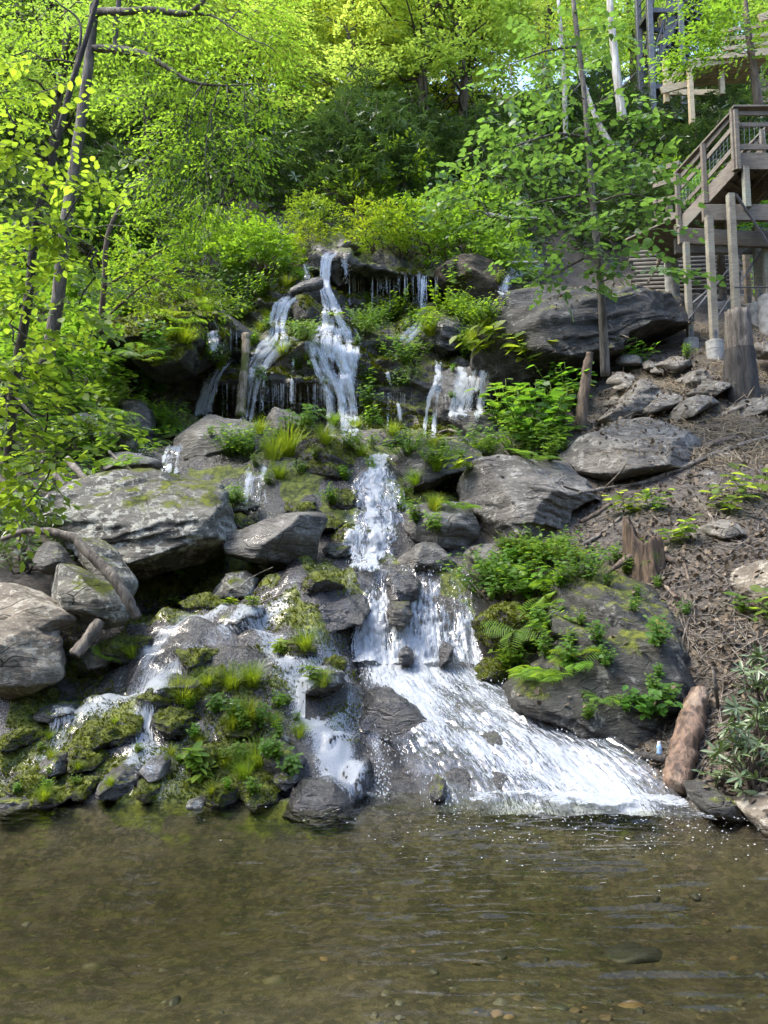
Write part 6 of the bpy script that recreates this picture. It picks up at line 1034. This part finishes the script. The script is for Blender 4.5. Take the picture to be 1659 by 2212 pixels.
# shrubs on the top ledge and beside the water
for lab, vx, vy, Y, v, sc, t in [('bright green bush left on the top ledge', 500, 575, 17.4, 2, 1.35, G1), ('bright green bush second from left on the top ledge', 575, 590, 17.2, 2, 1.2, G1), ('bush at the left end of the top ledge', 440, 570, 17.6, 2, 1.2, G2), ('low bush below the left ledge bushes', 560, 620, 16.8, 4, .9, G2), ('feathery bush behind the head stone', 680, 520, 17.9, 3, 1.2, (.9, .95, .8)), ('grassy bush left of the head stone', 680, 552, 17.2, 3, .7, G1), ('bright grassy bush right of the head stone', 810, 560, 17.3, 3, 1.3, G1), ('grassy bush over the drip ledge', 870, 560, 17.3, 3, 1.4, (1.1, 1.2, .7)), ('tall bush right on the top ledge', 930, 545, 17.6, 3, 1.6, (.8, .95, .8)), ('bush above the brown boulder', 1010, 550, 17.4, 2, 1.3, G2), ('bush right of the brown boulder', 1080, 570, 17.4, 2, 1.1, G2), ('pale bush on the slope above the ledge', 760, 480, 19, 3, 1.8, (.9, 1, .9)), ('pale bush higher on the slope', 850, 460, 19.5, 3, 2.0, (.9, 1, .8)), ('bush on the slope left of the veil', 1020, 500, 18.6, 4, 1.4, G2), ('bush on the bare bank behind the deck', 1490, 300, 20, 4, 1.5, G3), ('bush under the upper walkway', 1440, 260, 21.5, 4, 1.5, G2), ('small bush left of the upper stair', 1560, 250, 21, 4, 1.2, G3), ('bush below the wide sapling leaves at left', 300, 640, 15.5, 2, 1.2, G2), ('bush left of the trickle', 120, 830, 12.8, 4, 1.2, G2), ('bush on the far left bank', 30, 900, 11.8, 4, 1.2, G2), ('green bush on the left bank edge', 60, 700, 15, 4, 1.6, G2), ('bush left above the trickle', 220, 560, 18, 4, 1.5, G2)]:
    q = P(vx, vy, Y); g_ = drop(q[0], Y); z_ = g_.z if g_ else q[2]; shrub('leafy_bush', lab, 'bush', (q[0], Y, min(z_, q[2] + .3) - .05), v, sc, t)
def big_rhodo(name, label, x, y, h, w, nw, leaf, seed):
    z_ = drop(x, y).z - .02; root = tag(empty(name, (x, y, z_)), label, 'shrub'); rs = np.random.RandomState(seed); b = ball(nw, rs, .35); b[:, 2] = np.abs(b[:, 2]); cen = b * np.array([w / 2, w / 2, h]) + np.array([0, 0, .05])
    parts = [whorls(cen, rs, 9, leaf, .45)]; sm = MB()
    for c in cen[::2]: limb(sm, rs.normal(0, .03, 3) * np.array([1, 1, 0]), c, .012, .004, rs, 6, .06, 5)
    sm.build('stems', B_BROWN, root, True); rest = detach(parts, 300, root, L_RHODO, np.array([x, y, z_]))
    if rest: obj('foliage', leaf_mesh('foliage', rest, L_RHODO), root)['kind'] = 'stuff'
q = P(1632, 1650, 5.7); big_rhodo('shore_rhododendron', 'rhododendron with long pale leaves at the right shore', q[0], 5.75, .62, .62, 44, .115, 1)
q = P(1665, 1520, 6.3); big_rhodo('shore_rhododendron', 'rhododendron behind the shore one at the right edge', q[0], 6.3, .6, .7, 40, .115, 2)
q = P(60, 1010, 8.3); shrub('left_rhododendron', 'rhododendron with long leaves behind the left boulders', 'shrub', (q[0], 8.4, drop(q[0], 8.4).z), 5, .9); 

# ------------------------------------------------------------------ litter, straw, moss sprigs, ground cover
def scatter(n, box, test, rs):
    out = []
    for _ in range(n):
        vx, vy = rs.uniform(box[0], box[2]), rs.uniform(box[1], box[3]); h_ = hit(vx, vy)
        if h_ and test(h_, vx, vy): out.append((h_[0], h_[1]))
    return np.array([tuple(a) for a, b in out]), np.array([tuple(b) for a, b in out])
rs = np.random.RandomState(90)
def on_soil(h_, vx, vy): return h_[2] is ground and soil_mask(np.array([h_[0].x]), np.array([h_[0].y]))[0] > .55 and h_[0].z > .03
p_, n_ = scatter(15000, (1000, 740, 1720, 1800), lambda h_, a, b: on_soil(h_, a, b) or (h_[1].z > .55 and h_[2] is not ground and rs.rand() < .07), rs)
L1 = leaves(p_ + n_ * .008, unit(rs.normal(size=p_.shape)), n_ + rs.normal(0, .55, p_.shape), rs.uniform(.03, .085, len(p_)), T_WIDE, F_OVAL, rs)
wx_, wy_ = rs.uniform(3.0, 10, 9000), rs.uniform(5.2, 15, 9000); wq = [drop(x, y) for x, y in zip(wx_, wy_)]; wq = np.array([tuple(q) for q in wq if q is not None and q.z > .05])     # the same bank beyond the frame
L1b = leaves(wq + np.array([0, 0, .01]), unit(rs.normal(size=wq.shape)), np.array([0, -.5, 1.0]) + rs.normal(0, .5, wq.shape), rs.uniform(.03, .085, len(wq)), T_WIDE, F_OVAL, rs)
L1 = detach([L1], 300, ground, L_LITTER, np.zeros(3))
tag(obj('leaf_litter', leaf_mesh('leaf_litter', L1 + [L1b], L_LITTER)), 'brown dead leaves strewn over the right bank', 'leaf litter', None, 'stuff')
mb = MB(); p2, n2_ = scatter(1300, (1040, 800, 1720, 1780), on_soil, rs)
for a, b in zip(p2, n2_):
    d = unit(np.cross(b, rs.normal(size=3))); l = rs.uniform(.06, .35); mb.tube([a + b * .012 - d * l, a + b * .02 + rs.normal(0, .015, 3), a + b * .014 + d * l], [.004, .006, .002], 4, False)
tag(mb.build('twigs', B_DEAD, None, True), 'fine dead twigs scattered over the right bank', 'twigs', None, 'stuff')
p3_, n3_ = scatter(6000, (1330, 700, 1720, 1010), lambda h_, a, b: on_soil(h_, a, b) or rs.rand() < .08, rs); d = unit(np.cross(n3_, rs.normal(size=p3_.shape)))
L2 = leaves(p3_ + n3_ * .015, d + n3_ * rs.uniform(-.1, .35, (len(d), 1)), n3_, rs.uniform(.12, .34, len(d)), np.array([[0, 0, 0], [.5, .022, .03], [1, 0, 0], [.5, -.022, .03]]), F_DIAM, rs)
tag(obj('straw', leaf_mesh('straw', [L2], L_STRAW)), 'pale dry straw matted below the deck posts', 'straw', None, 'stuff')
MOSSY = {o.name for o in SURF if o.data.materials and o.data.materials[0] in (R_MOSSY, R_OUT)}
def mossy(h_, vx, vy):
    if h_[0].z < .02: return False
    if h_[2].name in MOSSY: return h_[1].z > .05
    return h_[2] is ground and vx < 780 and h_[0].y < 9.5 and soil_mask(np.array([h_[0].x]), np.array([h_[0].y]))[0] < .3 and fbm(np.array([[h_[0].x, h_[0].y, gz(h_[0].x, h_[0].y)[0]]]) * 1.7 + 4, 4)[0] > .12
p4, n4_ = scatter(26000, (-20, 1050, 800, 1750), mossy, rs); p5, n5_ = scatter(26000, (230, 560, 1130, 1060), lambda h_, a, b: h_[2].name in MOSSY and h_[1].z > .1, rs); p7, n7_ = scatter(42000, (330, 580, 1100, 960), lambda h_, a, b: h_[2] is cliff and h_[1].z > .12 and vn(np.array([[h_[0].x, h_[0].y, h_[0].z]]) * 1.6)[0] > -.05, rs); p6, n6_ = scatter(3000, (1010, 1290, 1160, 1490), lambda h_, a, b: h_[2].name in MOSSY, rs)

pm = np.concatenate([p4, p5, p6, p7]); nm = np.concatenate([n4_, n5_, n6_, n7_]); sz = rs.uniform(.010, .026, len(pm)) * (.4 + pm[:, 1] / 9) * np.where(pm[:, 1] > 12, 1.35, 1.0); Ls = []
for j in range(3): Ls.append(leaves(pm + nm * -.003, nm + rs.normal(0, .7, pm.shape), rs.normal(size=pm.shape), sz, T_DIAM, F_DIAM, rs))
tag(obj('moss', leaf_mesh('moss', Ls, L_MOSS)), 'fuzzy yellow-green moss on the wet rocks', 'moss', None, 'stuff')
n = 26000; gx_ = rs.uniform(-13, 13, n); gy_ = rs.uniform(17.5, 32, n); left = rs.rand(n) < .3; gx_ = np.where(left, rs.uniform(-9, -3.6, n), gx_); gy_ = np.where(left, rs.uniform(8.5, 19, n), gy_); keep = (gx_ < 4.5 + .0 * gy_) | (gy_ > 20); gx_, gy_ = gx_[keep], gy_[keep]
pg = np.c_[gx_, gy_, gz(gx_, gy_) + rs.uniform(.0, .22, len(gx_))]
gc = leaves(pg, unit(rs.normal(size=pg.shape) * np.array([1, 1, .3])), np.array([0, -.3, 1.0]) + rs.normal(0, .4, pg.shape), rs.uniform(.08, .2, len(pg)) * (.5 + pg[:, 1] / 30), T_WIDE, F_OVAL, rs)
cx_, cy_ = rs.uniform(4.2, 11, 9000), rs.uniform(5.6, 20, 9000); kp = (vn(np.c_[cx_ * .7, cy_ * .7, cx_ * 0]) > .1) & (cx_ > .36 * cy_ + 2.4); cx_, cy_ = cx_[kp], cy_[kp]; pc = np.c_[cx_, cy_, gz(cx_, cy_) + rs.uniform(.02, .45, len(cx_)) * rs.rand(len(cx_))]
gc2 = leaves(pc, unit(rs.normal(size=pc.shape) * np.array([1, 1, .3])), np.array([0, -.3, 1.0]) + rs.normal(0, .4, pc.shape), rs.uniform(.06, .13, len(pc)), T_WIDE, F_OVAL, rs)
tag(obj('ground_cover', leaf_mesh('ground_cover', [gc, gc2], L_MID)), 'low green undergrowth covering the wooded slope', 'ground cover', None, 'stuff')

# ------------------------------------------------------------------ stones on the pool bed
PB = [plain('pebble_brown', (.12, .09, .055), .6, 0, .5, 14), plain('pebble_olive', (.10, .09, .055), .6, 0, .4, 14), plain('pebble_grey', (.13, .125, .11), .6, 0, .4, 14), plain('pebble_dark', (.05, .05, .05), .5, 0, .4, 14), plain('pebble_ochre', (.2, .135, .07), .6, 0, .3, 14)]
PM = []
for s in range(10):
    V, F = ico(3); p = V * np.array([1, .75, .45]); p += unit(V) * (.2 * fbm(V * 1.3 + s * 3.1, 3))[:, None]
    for n_f in unit(rs.normal(size=(9, 3))): sc_ = p @ n_f; p = p - n_f * (np.maximum(sc_ - sc_.max() * .72, 0) * .9)[:, None]
    PM.append(mesh('pebble', p, F, PB[s % 5]))
for j in range(190):
    vx = rs.uniform(-60, 1700); vy = 2240 - abs(rs.normal(0, 170)); vx = vx if rs.rand() < .35 else rs.uniform(780, 1700); h_ = hit(vx, min(vy, 2230))
    if not h_ or h_[0].z > -.03: continue
    o = obj('pebble', PM[rs.choice([0, 1, 2, 3, 5, 6, 1, 0, 7, 8, 4])], ground, h_[0]); s = .012 + .04 * rs.rand() ** 2.5; o.location.z -= s * .12; o.scale = (s, s, s); o.rotation_euler.z = rs.uniform(0, 6.28)
for lab, vx, vy, s, mi in [('orange-brown stone on the pool bed at the bottom edge', 1370, 2170, .085, 4), ('dark square stone on the pool bed at the bottom edge', 1212, 2178, .06, 3), ('dark submerged rock right of centre in the pool', 1370, 2060, .2, 8), ('brown submerged rock at the left of the pool', 205, 2090, .10, 1), ('pale submerged cobble left of centre', 600, 2120, .10, 1)]:
    h_ = hit(vx, vy); o = obj('pool_stone', PM[mi], None, h_[0] - Vector((0, 0, s * .26))); o.scale = (s, s, s); tag(o, lab, 'stone')
